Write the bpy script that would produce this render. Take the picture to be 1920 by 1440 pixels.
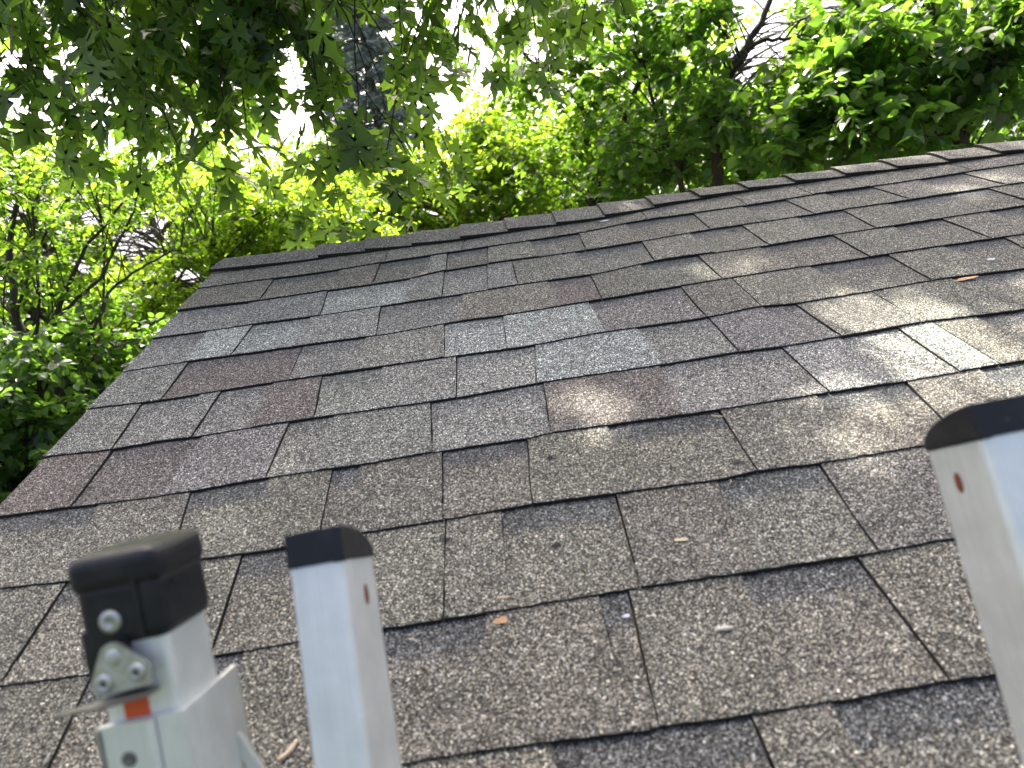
import bpy, bmesh, math, random
import numpy as np
from mathutils import Matrix, Vector

for o in list(bpy.data.objects):
    bpy.data.objects.remove(o)
SC = bpy.context.scene
COL = SC.collection
RNG = np.random.default_rng(11)
random.seed(11)

# ------------------------------------------------------------------ camera, sky, sun, exposure
PITCH = math.radians(22.6)            # roof pitch, about 5 in 12
Z0 = 2.51                             # height of the roof origin (rake, first course line in view)
FPX = 1400.0                          # focal length in pixels of a 1920 wide picture

def _rot(a, b, c):
    rz = np.array([[math.cos(a), -math.sin(a), 0], [math.sin(a), math.cos(a), 0], [0, 0, 1]])
    rx = np.array([[1, 0, 0], [0, math.cos(b), -math.sin(b)], [0, math.sin(b), math.cos(b)]])
    rr = np.array([[math.cos(c), -math.sin(c), 0], [math.sin(c), math.cos(c), 0], [0, 0, 1]])
    return rz @ rx @ rr

ROOF = np.array([[1, 0, 0], [0, math.cos(PITCH), -math.sin(PITCH)], [0, math.sin(PITCH), math.cos(PITCH)]])
CAM_R = ROOF @ _rot(-0.0057, 1.1013, -0.1501)
CAM_P = ROOF @ (np.array([4.6125, -2.5575, 3.3755]) * 0.143) + np.array([0, 0, Z0])

def roof_pt(u, v, n=0.0):
    return ROOF @ np.array([u, v, n]) + np.array([0, 0, Z0])

def at(px, py, d):
    """a place in the garden: bearing and height as sighted from the ladder, d metres ahead"""
    return CAM_P + CAM_R @ (np.array([(px - 960) / FPX, -(py - 720) / FPX, -1.0]) * d)

cam = bpy.data.cameras.new('camera')
cam_o = bpy.data.objects.new('camera', cam)
COL.objects.link(cam_o)
cam.sensor_width = 36.0
cam.lens = FPX / 1920 * 36.0
cam.clip_start = 0.02
cam.clip_end = 2000
M = Matrix.Identity(4)
for i in range(3):
    for j in range(3):
        M[i][j] = CAM_R[i, j]
    M[i][3] = CAM_P[i]
cam_o.matrix_world = M
cam.dof.use_dof = True
cam.dof.focus_distance = 1.45
cam.dof.aperture_fstop = 7.0
SC.camera = cam_o

SUN_EL, SUN_AZ = math.radians(57), math.radians(-8)     # azimuth from +Y, clockwise
SUN_D = np.array([math.sin(SUN_AZ) * math.cos(SUN_EL), math.cos(SUN_AZ) * math.cos(SUN_EL), math.sin(SUN_EL)])
world = bpy.data.worlds.new('World')
SC.world = world
world.use_nodes = True
wn = world.node_tree
sky = wn.nodes.new('ShaderNodeTexSky')
sky.sky_type = 'NISHITA'
sky.sun_disc = False
sky.sun_elevation = SUN_EL
sky.sun_rotation = SUN_AZ
sky.air_density = 0.45
sky.dust_density = 8.0
sky.ozone_density = 0.0
wn.links.new(sky.outputs[0], wn.nodes['Background'].inputs[0])
wn.nodes['Background'].inputs[1].default_value = 0.15
sun = bpy.data.lights.new('sun', 'SUN')
sun.energy = 4.3
sun.angle = math.radians(0.53)
sun.color = (1.0, 0.95, 0.86)
sun_o = bpy.data.objects.new('sun', sun)
COL.objects.link(sun_o)
sun_o.rotation_euler = Vector(SUN_D).to_track_quat('Z', 'Y').to_euler()
sun_o.location = (0, 0, 20)
SC.view_settings.view_transform = 'Standard'
SC.view_settings.look = 'None'
SC.view_settings.gamma = 1.0
SC.view_settings.exposure = 2.05
SC.render.engine = 'CYCLES'
SC.cycles.max_bounces = 6
SC.cycles.diffuse_bounces = 3
SC.cycles.transmission_bounces = 4
SC.cycles.use_denoising = True
SC.cycles.caustics_reflective = False
SC.cycles.caustics_refractive = False
SC.cycles.sample_clamp_indirect = 6.0

# ------------------------------------------------------------------ helpers
def tag(o, label=None, cat=None, group=None, kind=None):
    if label: o['label'] = label
    if cat: o['category'] = cat
    if group: o['group'] = group
    if kind: o['kind'] = kind
    return o

def empty(name, loc=(0, 0, 0)):
    o = bpy.data.objects.new(name, None)
    o.empty_display_size = 0.05
    o.location = loc
    COL.objects.link(o)
    return o

def link(name, me, parent=None):
    o = bpy.data.objects.new(name, me)
    COL.objects.link(o)
    o.parent = parent
    return o

def mesh(name, verts, faces, mats, parent=None, midx=None, smooth=False):
    me = bpy.data.meshes.new(name)
    me.from_pydata([tuple(map(float, v)) for v in verts], [], faces)
    for m in (mats if isinstance(mats, (list, tuple)) else [mats]):
        me.materials.append(m)
    if midx is not None:
        me.polygons.foreach_set('material_index', midx)
    if smooth:
        me.polygons.foreach_set('use_smooth', [True] * len(me.polygons))
    me.update()
    return link(name, me, parent)

def bm_obj(name, bm, mats, parent=None, smooth=False):
    me = bpy.data.meshes.new(name)
    bmesh.ops.recalc_face_normals(bm, faces=bm.faces[:])
    bm.to_mesh(me)
    bm.free()
    for m in (mats if isinstance(mats, (list, tuple)) else [mats]):
        me.materials.append(m)
    if smooth:
        me.polygons.foreach_set('use_smooth', [True] * len(me.polygons))
    return link(name, me, parent)

def rbox(bm, lo, hi, bevel=0.0, seg=2):
    lo, hi = Vector(lo), Vector(hi)
    g = bmesh.ops.create_cube(bm, size=1.0)
    vs = g['verts']
    for v in vs:
        v.co = Vector(((v.co.x + .5) * (hi.x - lo.x) + lo.x, (v.co.y + .5) * (hi.y - lo.y) + lo.y, (v.co.z + .5) * (hi.z - lo.z) + lo.z))
    if bevel > 0:
        es = {e for v in vs for e in v.link_edges}
        bmesh.ops.bevel(bm, geom=list(es), offset=bevel, segments=seg, affect='EDGES', profile=0.5)

def prism(bm, pts, axis, lo, hi):
    """extrude a closed 2D outline between lo and hi along axis (0,1,2); outline in the other two axes, in order"""
    def put(p, h):
        c = [0, 0, 0]
        a, b = [i for i in range(3) if i != axis]
        c[a], c[b], c[axis] = p[0], p[1], h
        return bm.verts.new(c)
    A = [put(p, lo) for p in pts]
    B = [put(p, hi) for p in pts]
    bm.faces.new(A)
    bm.faces.new(B[::-1])
    n = len(pts)
    for i in range(n):
        bm.faces.new((A[i], B[i], B[(i + 1) % n], A[(i + 1) % n]))

def lathe(bm, c, prof, axis=1, sgn=-1, n=18):
    """prof: (radius, height) along sgn*axis from centre c"""
    a, b = [i for i in range(3) if i != axis]
    rings = []
    for r, h in prof:
        ring = []
        for k in range(n):
            p = [c[0], c[1], c[2]]
            p[a] += r * math.cos(2 * math.pi * k / n)
            p[b] += r * math.sin(2 * math.pi * k / n)
            p[axis] += sgn * h
            ring.append(bm.verts.new(p))
        rings.append(ring)
    for q in range(len(rings) - 1):
        for k in range(n):
            bm.faces.new((rings[q][k], rings[q][(k + 1) % n], rings[q + 1][(k + 1) % n], rings[q + 1][k]))
    bm.faces.new(rings[-1])

# ------------------------------------------------------------------ materials
class NT:
    def __init__(self, name):
        self.m = bpy.data.materials.new(name)
        self.m.use_nodes = True
        self.t = self.m.node_tree
        self.bsdf = self.t.nodes['Principled BSDF']
        self.out = self.t.nodes['Material Output']
    def n(self, kind, **kw):
        nd = self.t.nodes.new(kind)
        for k, v in kw.items():
            if k.startswith('_'):
                setattr(nd, k[1:], v)
        return nd
    def l(self, a, b):
        self.t.links.new(a, b)
    def val(self, inp, v):
        if hasattr(v, 'is_linked') or hasattr(v, 'node'):
            self.l(v, inp)
        else:
            inp.default_value = v
    def math(self, op, a, b=0.0, clamp=False):
        nd = self.n('ShaderNodeMath', _operation=op, _use_clamp=clamp)
        self.val(nd.inputs[0], a)
        self.val(nd.inputs[1], b)
        return nd.outputs[0]
    def mix(self, fac, a, b, blend='MIX'):
        nd = self.n('ShaderNodeMix', _data_type='RGBA', _blend_type=blend)
        self.val(nd.inputs[0], fac)
        self.val(nd.inputs[6], a)
        self.val(nd.inputs[7], b)
        return nd.outputs[2]
    def noise(self, vec, scale, detail=2.0, rough=0.5):
        nd = self.n('ShaderNodeTexNoise')
        if vec is not None: self.l(vec, nd.inputs['Vector'])
        nd.inputs['Scale'].default_value = scale
        nd.inputs['Detail'].default_value = detail
        nd.inputs['Roughness'].default_value = rough
        return nd.outputs['Fac']
    def ramp(self, fac, stops, interp='LINEAR'):
        nd = self.n('ShaderNodeValToRGB')
        cr = nd.color_ramp
        cr.interpolation = interp
        while len(cr.elements) < len(stops):
            cr.elements.new(0.5)
        for e, (p, c) in zip(cr.elements, stops):
            e.position = p
            e.color = (c, c, c, 1) if not hasattr(c, '__len__') else (*c, 1)
        self.l(fac, nd.inputs[0])
        return nd.outputs[0]
    def bump(self, h, strength, dist):
        nd = self.n('ShaderNodeBump')
        nd.inputs['Strength'].default_value = strength
        nd.inputs['Distance'].default_value = dist
        self.l(h, nd.inputs['Height'])
        self.l(nd.outputs[0], self.bsdf.inputs['Normal'])

def plain(name, col, rough=0.6, metal=0.0, nscale=60.0, var=0.25, bump=0.0, spec=0.5):
    t = NT(name)
    tc = t.n('ShaderNodeTexCoord').outputs['Object']
    f = t.noise(tc, nscale, 4.0, 0.6)
    lo = tuple(c * (1 - var) for c in col)
    hi = tuple(min(1, c * (1 + var)) for c in col)
    t.l(t.ramp(f, [(0.3, lo), (0.7, hi)]), t.bsdf.inputs['Base Color'])
    t.bsdf.inputs['Metallic'].default_value = metal
    t.bsdf.inputs['Specular IOR Level'].default_value = spec
    t.l(t.ramp(f, [(0.2, max(0.02, rough - .1)), (0.8, min(1, rough + .1))]), t.bsdf.inputs['Roughness'])
    if bump:
        t.bump(f, 0.6, bump)
    return t.m

TAR = [(0.681, 0.220, .0065), (0.696, 0.378, .006), (0.898, 0.311, .006), (0.571, 0.254, .005), (0.763, 0.262, .004),
       (0.985, 0.236, .003), (1.17, 1.13, .008), (1.69, 1.485, .008), (1.055, 1.17, .007), (0.62, 0.60, .004)]

def shingle_material():
    t = NT('granule_shingle')
    tc = t.n('ShaderNodeTexCoord').outputs['Object']
    at_ = t.n('ShaderNodeAttribute', _attribute_name='tone')
    tone, band_flag = at_.outputs['Color'], at_.outputs['Alpha']
    ac = t.n('ShaderNodeAttribute', _attribute_name='across').outputs['Fac']
    vor = t.n('ShaderNodeTexVoronoi')
    vor.inputs['Scale'].default_value = 950
    t.l(tc, vor.inputs['Vector'])
    sep = t.n('ShaderNodeSeparateColor')
    t.l(vor.outputs['Color'], sep.inputs[0])
    vor2 = t.n('ShaderNodeTexVoronoi')
    vor2.inputs['Scale'].default_value = 480
    t.l(tc, vor2.inputs['Vector'])
    sep2 = t.n('ShaderNodeSeparateColor')
    t.l(vor2.outputs['Color'], sep2.inputs[0])
    g1 = t.ramp(sep.outputs[0], [(0.0, .07), (0.34, .17), (0.56, .60), (0.75, 1.25), (0.90, 2.1), (1.0, 4.2)])
    g2 = t.ramp(sep2.outputs[1], [(0.0, .6), (0.5, .95), (0.86, 1.2), (1.0, 1.9)])
    gran = t.math('MULTIPLY', g1, g2)
    clump = t.noise(tc, 150, 3.0, .6)
    gran = t.math('MULTIPLY', gran, t.ramp(clump, [(0.3, .66), (0.7, 1.34)]))
    blot = t.noise(tc, 16, 4.0, .6)
    gran = t.math('MULTIPLY', gran, t.ramp(blot, [(0.28, .86), (0.72, 1.14)]))
    # warm and cool stones
    tint = t.mix(sep.outputs[1], (1.09, 1.01, .84, 1), (.93, 1.0, 1.05, 1))
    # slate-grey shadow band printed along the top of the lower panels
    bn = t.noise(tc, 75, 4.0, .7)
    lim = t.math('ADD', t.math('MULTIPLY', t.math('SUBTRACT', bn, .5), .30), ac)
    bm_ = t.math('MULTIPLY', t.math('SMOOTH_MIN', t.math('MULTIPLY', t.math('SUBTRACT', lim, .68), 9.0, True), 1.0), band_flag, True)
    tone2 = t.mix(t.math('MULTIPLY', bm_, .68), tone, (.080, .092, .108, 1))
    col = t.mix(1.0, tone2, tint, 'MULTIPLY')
    vm = t.n('ShaderNodeMix', _data_type='RGBA', _blend_type='MULTIPLY')
    vm.inputs[0].default_value = 1.0
    cmb = t.n('ShaderNodeCombineColor')
    for i in range(3): t.l(gran, cmb.inputs[i])
    t.l(col, vm.inputs[6])
    t.l(cmb.outputs[0], vm.inputs[7])
    col = vm.outputs[2]
    # spots of bleeding tar
    tn = t.n('ShaderNodeTexNoise')
    tn.inputs['Scale'].default_value = 130
    t.l(tc, tn.inputs['Vector'])
    vs = t.n('ShaderNodeVectorMath', _operation='SCALE')
    t.l(tn.outputs['Color'], vs.inputs[0]); vs.inputs['Scale'].default_value = .008
    va = t.n('ShaderNodeVectorMath', _operation='ADD')
    t.l(tc, va.inputs[0]); t.l(vs.outputs[0], va.inputs[1])
    mask = None
    for (u, v, r) in TAR:
        d = t.n('ShaderNodeVectorMath', _operation='DISTANCE')
        t.l(va.outputs[0], d.inputs[0])
        d.inputs[1].default_value = (u + .004, v + .004, .007)
        q = t.math('SUBTRACT', 1.0, t.math('DIVIDE', d.outputs['Value'], r * 1.5), True)
        mask = q if mask is None else t.math('MAXIMUM', mask, q)
    col = t.mix(t.math('MULTIPLY', mask, 1.6, True), col, (.012, .013, .018, 1))
    t.l(col, t.bsdf.inputs['Base Color'])
    t.bsdf.inputs['Roughness'].default_value = .82
    t.bsdf.inputs['Specular IOR Level'].default_value = .35
    hgt = t.math('ADD', t.math('MULTIPLY', vor.outputs['Distance'], -1.0), t.math('MULTIPLY', sep.outputs[2], .5))
    t.bump(hgt, 0.75, .0011)
    return t.m

MAT_SHINGLE = shingle_material()
MAT_EDGE = plain('asphalt_edge', (.016, .014, .013), .9, nscale=300, var=.6, bump=.001)
MAT_DECK = plain('roof_deck_wood', (.22, .16, .10), .8, nscale=20)
MAT_TRIM = plain('painted_trim', (.55, .53, .48), .6, nscale=12, var=.12)
MAT_SIDING = plain('painted_siding', (.42, .40, .36), .65, nscale=9, var=.15)
MAT_DRIP = plain('drip_edge_metal', (.10, .085, .07), .45, .6, nscale=30, var=.2)

def grass_ground():
    t = NT('lawn_soil')
    tc = t.n('ShaderNodeTexCoord').outputs['Object']
    f = t.noise(tc, 3.0, 6.0, .7)
    g = t.noise(tc, 60.0, 3.0, .7)
    t.l(t.mix(t.ramp(f, [(.35, 0.0), (.65, 1.0)]), (.028, .055, .016, 1), (.045, .045, .022, 1)), t.bsdf.inputs['Base Color'])
    t.bsdf.inputs['Roughness'].default_value = .95
    t.bump(g, 1.0, .05)
    return t.m

# ------------------------------------------------------------------ ground
gv, gf = [], []
gx = [-700, -200, -60, -20, -8, -4, 0, 4, 8, 20, 60, 200, 700]
for iy, y in enumerate(gx):
    for x in gx:
        h = 0.0 if abs(x) < 10 and abs(y) < 10 else -0.004 * math.hypot(x, y) ** 0.9
        gv.append((x, y + 4, h))
nn = len(gx)
for i in range(nn - 1):
    for j in range(nn - 1):
        gf.append((i * nn + j, i * nn + j + 1, (i + 1) * nn + j + 1, (i + 1) * nn + j))
tag(mesh('ground', gv, gf, grass_ground()), kind='structure')

# ------------------------------------------------------------------ the outbuilding and its roof
EX = 0.143                     # shingle exposure
RIDGE = 1.478                  # ridge, up the slope from the first line in view
EAVE = -0.150
LEN = 4.3
NB = -0.0022                   # shingle layers start this far below the reference plane
E0 = roof_pt(0, EAVE - .005)
R0 = roof_pt(0, RIDGE)
house = empty('outbuilding', (0, float(E0[1]) + .22, 0))
tag(house, 'low gabled outbuilding with a weathered grey-brown asphalt shingle roof filling the lower picture', 'building')
HINV = Matrix.Translation(-house.location)

def house_child(o):
    o.parent = house
    return o

yb = 2 * R0[1] - E0[1]
def deck_section():
    e, r, b = E0, R0, (0, yb, E0[2])
    t = .018
    return [(e[1], e[2] - .012), (r[1], r[2] - .012), (b[1], b[2] - .012), (b[1], b[2] - .012 - t), (r[1], r[2] - .014 - t), (e[1], e[2] - .012 - t)]
bm = bmesh.new()
prism(bm, deck_section(), 0, .012, LEN)
bm.transform(Matrix.Translation((0, 0, -Z0)))
# the roof: local frame runs u along the eave, v up the slope, n out of it
roof_m = Matrix.Translation((0, 0, Z0)) @ Matrix.Rotation(PITCH, 4, 'X')
bm.transform(Matrix.Rotation(-PITCH, 4, 'X'))
roof = bm_obj('roof', bm, MAT_DECK)
roof.parent = house
roof.matrix_parent_inverse = Matrix.Identity(4)
roof.matrix_basis = HINV @ roof_m

def hbox(name, boxes, mat, bevel=0.0):
    bm = bmesh.new()
    for lo, hi in boxes:
        rbox(bm, lo, hi, bevel)
    bm.transform(HINV)
    o = bm_obj(name, bm, mat)
    o.parent = house
    return o

wy0, wy1 = float(E0[1]) + .22, float(yb) - .22
wtop = float(E0[2]) - .06 + .22 * math.tan(PITCH)
rows = 16
hh = wtop / rows
for nm, y, s in (('wall', wy0, -1), ('wall', wy1, 1)):
    bm = bmesh.new()
    for k in range(rows):
        z0, z1 = k * hh, (k + 1) * hh
        p = [(y + s * .022, z0), (y + s * .010, z1 - .002), (y - s * .09, z1 - .002), (y - s * .09, z0)]
        prism(bm, p, 0, .16, LEN - .16)
    bm.transform(HINV)
    bm_obj(nm, bm, MAT_SIDING).parent = house
for x, s in ((.16, -1), (LEN - .16, 1)):
    bm = bmesh.new()
    z = 0.0
    top = float(R0[2]) - .05
    while z < top:
        z1 = min(z + hh, top)
        def half(zz):
            if zz <= wtop: return (wy0 + .09, wy1 - .09)
            k = (zz - wtop) / math.tan(PITCH)
            return (wy0 + .09 + k, wy1 - .09 - k)
        a0, b0 = half(z); a1, b1 = half(z1)
        if b1 - a1 < .02: break
        vs = [bm.verts.new(q) for q in ((x + s * .022, a0, z), (x + s * .022, b0, z), (x + s * .010, b1, z1), (x + s * .010, a1, z1),
                                        (x - s * .09, a0, z), (x - s * .09, b0, z), (x - s * .09, b1, z1), (x - s * .09, a1, z1))]
        for f in ((0, 1, 2, 3), (4, 5, 6, 7), (0, 1, 5, 4), (3, 2, 6, 7), (0, 3, 7, 4), (1, 2, 6, 5)):
            bm.faces.new([vs[i] for i in f])
        z = z1
    bm.transform(HINV)
    bm_obj('wall', bm, MAT_SIDING).parent = house
# fascia, rake boards, drip edges
hbox('fascia', [((.03, E0[1] + .012, E0[2] - .17), (LEN - .02, E0[1] + .032, E0[2] - .034))], MAT_TRIM, .002)
hbox('fascia', [((.03, yb - .032, E0[2] - .17), (LEN - .02, yb - .012, E0[2] - .034))], MAT_TRIM, .002)
hbox('soffit', [((.04, E0[1] + .034, E0[2] - .16), (LEN - .04, wy0 - .024, E0[2] - .148))], MAT_TRIM)
for x in (.022, LEN - .022):
    for sgn in (0, 1):
        bm = bmesh.new()
        pts = [(E0[1] + .034, E0[2] - .034), (R0[1], R0[2] - .034), (R0[1], R0[2] - .17), (E0[1] + .034, E0[2] - .17)]
        if sgn: pts = [(2 * R0[1] - a, b) for a, b in pts]
        prism(bm, [(a + (.001 if sgn else -.001), b) for a, b in pts], 0, x - .009, x + .009)
        bm.transform(HINV)
        bm_obj('rake_board', bm, MAT_TRIM).parent = house
bm = bmesh.new()
rbox(bm, (.004, EAVE - .004, -.0115), (LEN, EAVE + .08, -.0105))
rbox(bm, (.004, EAVE - .006, -.034), (LEN, EAVE - .0042, -.0105))
rbox(bm, (.0038, EAVE + .081, -.0115), (.07, RIDGE, -.0105))
rbox(bm, (.0015, EAVE, -.040), (.0035, RIDGE, -.0105))
bm_obj('drip_edge', bm, MAT_DRIP, roof)

# exposed panels of each course, left to right: (raised or low, colour, right end at butt, right end at top), metres
COURSES = {
    -1: [('H', 'b', 0.343, 0.343), ('L', 'b', 0.465, 0.465), ('H', 'b', 0.652, 0.652), ('L', 'b', 0.798, 0.798), ('H', 'b', 0.857, 0.857), ('L', 'b', 1.016, 1.016)],
    0: [('H', 'b', 0.262, 0.25), ('L', 'b', 0.4, 0.389), ('H', 'b', 0.488, 0.497), ('L', 'b', 0.595, 0.609), ('H', 'b', 0.711, 0.71), ('L', 'b', 0.73, 0.738), ('H', 'b', 0.826, 0.841), ('L', 'b', 0.946, 0.946), ('H', 'b', 1.055, 1.063), ('L', 'b', 1.155, 1.175)],
    1: [('H', 'b', 0.168, 0.162), ('L', 'y', 0.24, 0.225), ('H', 'b', 0.359, 0.351), ('L', 'b', 0.458, 0.453), ('H', 'b', 0.57, 0.571), ('H', 'b', 0.63, 0.631), ('L', 'b', 0.749, 0.756), ('H', 'q', 0.856, 0.865), ('L', 'b', 0.965, 0.977), ('H', 'q', 1.072, 1.095), ('L', 'b', 1.191, 1.236)],
    2: [('L', 'b', 0.166, 0.133), ('H', 'b', 0.274, 0.251), ('L', 'b', 0.352, 0.349), ('H', 'b', 0.433, 0.428), ('L', 'b', 0.467, 0.464), ('H', 'b', 0.569, 0.566), ('L', 'b', 0.666, 0.672), ('H', 'o', 0.77, 0.774), ('L', 'b', 0.911, 0.913), ('H', 'o', 1.016, 1.036), ('L', 'b', 1.132, 1.148), ('H', 'b', 1.222, 1.244), ('L', 'b', 1.338, 1.367)],
    3: [('H', 'r', 0.1, 0.095), ('L', 'r', 0.213, 0.223), ('H', 'p', 0.345, 0.346), ('L', 'g', 0.409, 0.411), ('H', 'g', 0.554, 0.548), ('L', 'g', 0.703, 0.709), ('H', 'r', 0.868, 0.876), ('L', 'g', 1.052, 1.05), ('H', 't', 1.128, 1.133), ('L', 't', 1.217, 1.219), ('H', 's', 1.27, 1.27), ('H', 'b', 1.339, 1.33), ('L', 'b', 1.452, 1.454)],
    4: [('H', 'g', 0.095, 0.082), ('L', 'g', 0.183, 0.176), ('H', 'g', 0.208, 0.21), ('L', 'g', 0.294, 0.293), ('H', 'r', 0.382, 0.371), ('L', 'g', 0.462, 0.467), ('H', 'g', 0.585, 0.586), ('L', 't', 0.699, 0.71), ('H', 's', 0.886, 0.873), ('L', 'g', 0.989, 0.989), ('H', 'p', 1.08, 1.079), ('L', 'p', 1.136, 1.129), ('H', 'b', 1.253, 1.252), ('H', 'o', 1.387, 1.38), ('L', 'b', 1.501, 1.499)],
    5: [('H', 'g', 0.115, 0.112), ('L', 'r', 0.317, 0.314), ('L', 'g', 0.423, 0.427), ('H', 'g', 0.567, 0.565), ('L', 's', 0.666, 0.668), ('H', 's', 0.823, 0.82), ('L', 'p', 0.985, 0.986), ('H', 'b', 1.076, 1.078), ('H', 'o', 1.228, 1.216), ('L', 'b', 1.349, 1.355), ('H', 'o', 1.458, 1.454), ('L', 'b', 1.545, 1.563), ('H', 'b', 1.698, 1.702)],
    6: [('L', 'g', 0.103, 0.103), ('H', 's', 0.188, 0.192), ('L', 's', 0.296, 0.305), ('H', 't', 0.445, 0.441), ('L', 'g', 0.593, 0.6), ('H', 'y', 0.77, 0.764), ('L', 'r', 0.844, 0.848), ('H', 'b', 0.953, 0.948), ('L', 'b', 1.061, 1.061), ('H', 'b', 1.202, 1.179), ('L', 'b', 1.322, 1.324), ('H', 'o', 1.443, 1.442), ('L', 'b', 1.54, 1.538), ('H', 'o', 1.635, 1.629), ('L', 'b', 1.743, 1.768)],
    7: [('L', 'g', 0.155, 0.149), ('H', 'g', 0.324, 0.317), ('L', 's', 0.486, 0.49), ('H', 'g', 0.56, 0.563), ('L', 'g', 0.648, 0.653), ('H', 'g', 0.707, 0.707), ('H', 'o', 0.842, 0.84), ('L', 'b', 0.976, 0.983), ('H', 'o', 1.091, 1.085), ('L', 'b', 1.197, 1.198), ('H', 'o', 1.319, 1.316), ('L', 'b', 1.408, 1.415), ('H', 'o', 1.518, 1.508), ('L', 'b', 1.632, 1.635), ('L', 'b', 1.723, 1.722), ('H', 'o', 1.854, 1.862)],
    8: [('H', 'b', 0.173, 0.171), ('L', 'b', 0.317, 0.323), ('H', 'b', 0.412, 0.416), ('L', 'b', 0.523, 0.53), ('H', 'g', 0.568, 0.569), ('L', 'b', 0.656, 0.661), ('H', 'o', 0.764, 0.757), ('L', 'b', 0.863, 0.869), ('H', 'y', 0.981, 0.979), ('L', 'b', 1.131, 1.135), ('H', 'b', 1.253, 1.248), ('L', 'b', 1.353, 1.35), ('H', 'o', 1.439, 1.441), ('L', 'b', 1.557, 1.547), ('H', 'o', 1.653, 1.654), ('L', 'b', 1.76, 1.756), ('H', 'o', 1.906, 1.916)],
    9: [('H', 'b', 0.095, 0.103), ('H', 'b', 0.427, 0.429), ('H', 'b', 0.601, 0.612), ('H', 'b', 0.817, 0.824), ('H', 'b', 1.032, 1.034), ('H', 'b', 1.258, 1.259), ('H', 'o', 1.411, 1.407), ('H', 'b', 1.541, 1.536), ('H', 'b', 1.781, 1.781), ('H', 'b', 2.008, 2.024)],
}
CAPS = [(0.259, 0.245), (0.372, 0.368), (0.485, 0.485), (0.6, 0.601), (0.714, 0.712), (0.829, 0.831), (0.945, 0.945), (1.067, 1.065), (1.183, 1.176), (1.302, 1.295), (1.416, 1.413), (1.536, 1.533), (1.659, 1.654), (1.779, 1.777), (1.902, 1.899), (2.022, 2.015)]
LINES = {
    0: [(0.594, 0.0046), (0.716, -0.0021), (0.732, 0.0003), (0.798, -0.0025), (0.857, -0.0027), (0.945, 0.0031), (0.974, 0.0015)],
    1: [(0.167, 0.001), (0.358, -0.0024), (0.439, -0.0017), (0.511, -0.0019), (0.593, -0.0035), (0.749, -0.0), (0.845, -0.0021), (0.947, -0.0038), (1.027, 0.0009)],
    2: [(0.088, 0.0045), (0.174, -0.0048), (0.301, -0.0019), (0.402, -0.0038), (0.474, -0.0004), (0.539, 0.002), (0.665, 0.0099), (0.756, 0.0038), (0.868, -0.001), (0.911, 0.0067), (0.979, 0.0005), (1.085, 0.0025)],
    3: [(0.006, 0.0119), (0.252, -0.0023), (0.345, 0.0016), (0.463, -0.0034), (0.546, 0.0013), (0.674, 0.0021), (0.697, 0.0095), (0.911, -0.004), (1.035, -0.002), (1.148, -0.0048), (1.278, 0.0065)],
    4: [(-0.002, 0.013), (0.092, 0.0001), (0.161, 0.0031), (0.214, -0.0023), (0.314, 0.0002), (0.545, -0.0075), (0.712, 0.0029), (0.877, -0.0012), (0.988, 0.002), (1.052, -0.0035), (1.131, 0.0024), (1.249, 0.0091), (1.396, -0.0039)],
    5: [(0.001, 0.0113), (0.113, -0.0014), (0.425, -0.0022), (0.567, -0.0076), (0.707, -0.0166), (0.822, -0.0057), (0.989, -0.0083), (1.073, 0.0081), (1.129, -0.0064), (1.352, 0.0038), (1.493, -0.0073)],
    6: [(0.061, 0.0025), (0.297, -0.0076), (0.446, -0.0156), (0.594, -0.0063), (0.67, -0.0172), (0.835, -0.0094), (1.058, 0.01), (1.316, 0.0027), (1.598, 0.0013)],
    7: [(0.008, 0.012), (0.154, -0.0001), (0.323, -0.0086), (0.6, -0.0181), (0.705, -0.0141), (0.849, -0.0184), (0.975, 0.016), (1.186, -0.001), (1.404, 0.0065), (1.7, 0.0054)],
    8: [(0.001, 0.0283), (0.188, -0.0044), (0.487, -0.0274), (0.568, 0.0073), (0.656, 0.0117), (0.887, -0.0004), (1.128, 0.0231), (1.352, 0.0195), (1.8, 0.0052)],
    9: [(-0.005, 0.0515), (0.321, -0.0229), (0.661, -0.0234), (0.873, -0.0272), (1.018, 0.0238), (1.256, 0.0063), (1.412, 0.0149), (1.53, 0.0004), (1.897, 0.0028)],
    10: [(0.003, -0.0038), (0.268, -0.0256), (0.628, -0.0557), (0.71, -0.0501), (0.925, -0.0735), (1.181, -0.0111), (1.297, -0.0021), (1.972, -0.0333)],
}


TONES = {'b': (.212, .203, .176), 'o': (.231, .222, .191), 'y': (.250, .241, .205), 'g': (.270, .265, .249), 't': (.322, .322, .306),
         's': (.358, .380, .360), 'r': (.200, .173, .165), 'p': (.232, .221, .215), 'q': (.194, .183, .163)}

def line_v(k, u):
    base = k * EX
    if k in LINES:
        p = LINES[k]
        us = [a for a, _ in p]
        ds = [max(-.016, min(.016, b)) * .6 for _, b in p]
        if k == 10:
            ds = [max(-.06, b) * .8 for _, b in p]
        if u >= us[-1]:
            return base + ds[-1] * max(0.0, 1 - (u - us[-1]) / .3)
        if u <= us[0]:
            return base + ds[0]
        for i in range(len(us) - 1):
            if us[i] <= u <= us[i + 1]:
                f = (u - us[i]) / max(1e-6, us[i + 1] - us[i])
                f = f * f * (3 - 2 * f)
                return base + ds[i] * (1 - f) + ds[i + 1] * f
    return base + .0015 * math.sin(u * 9 + k)

def wave(u, v):
    return .0005 * math.sin(u * 11 + v * 7) + .0003 * math.sin(u * 23 - v * 17 + 1.3)

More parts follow.
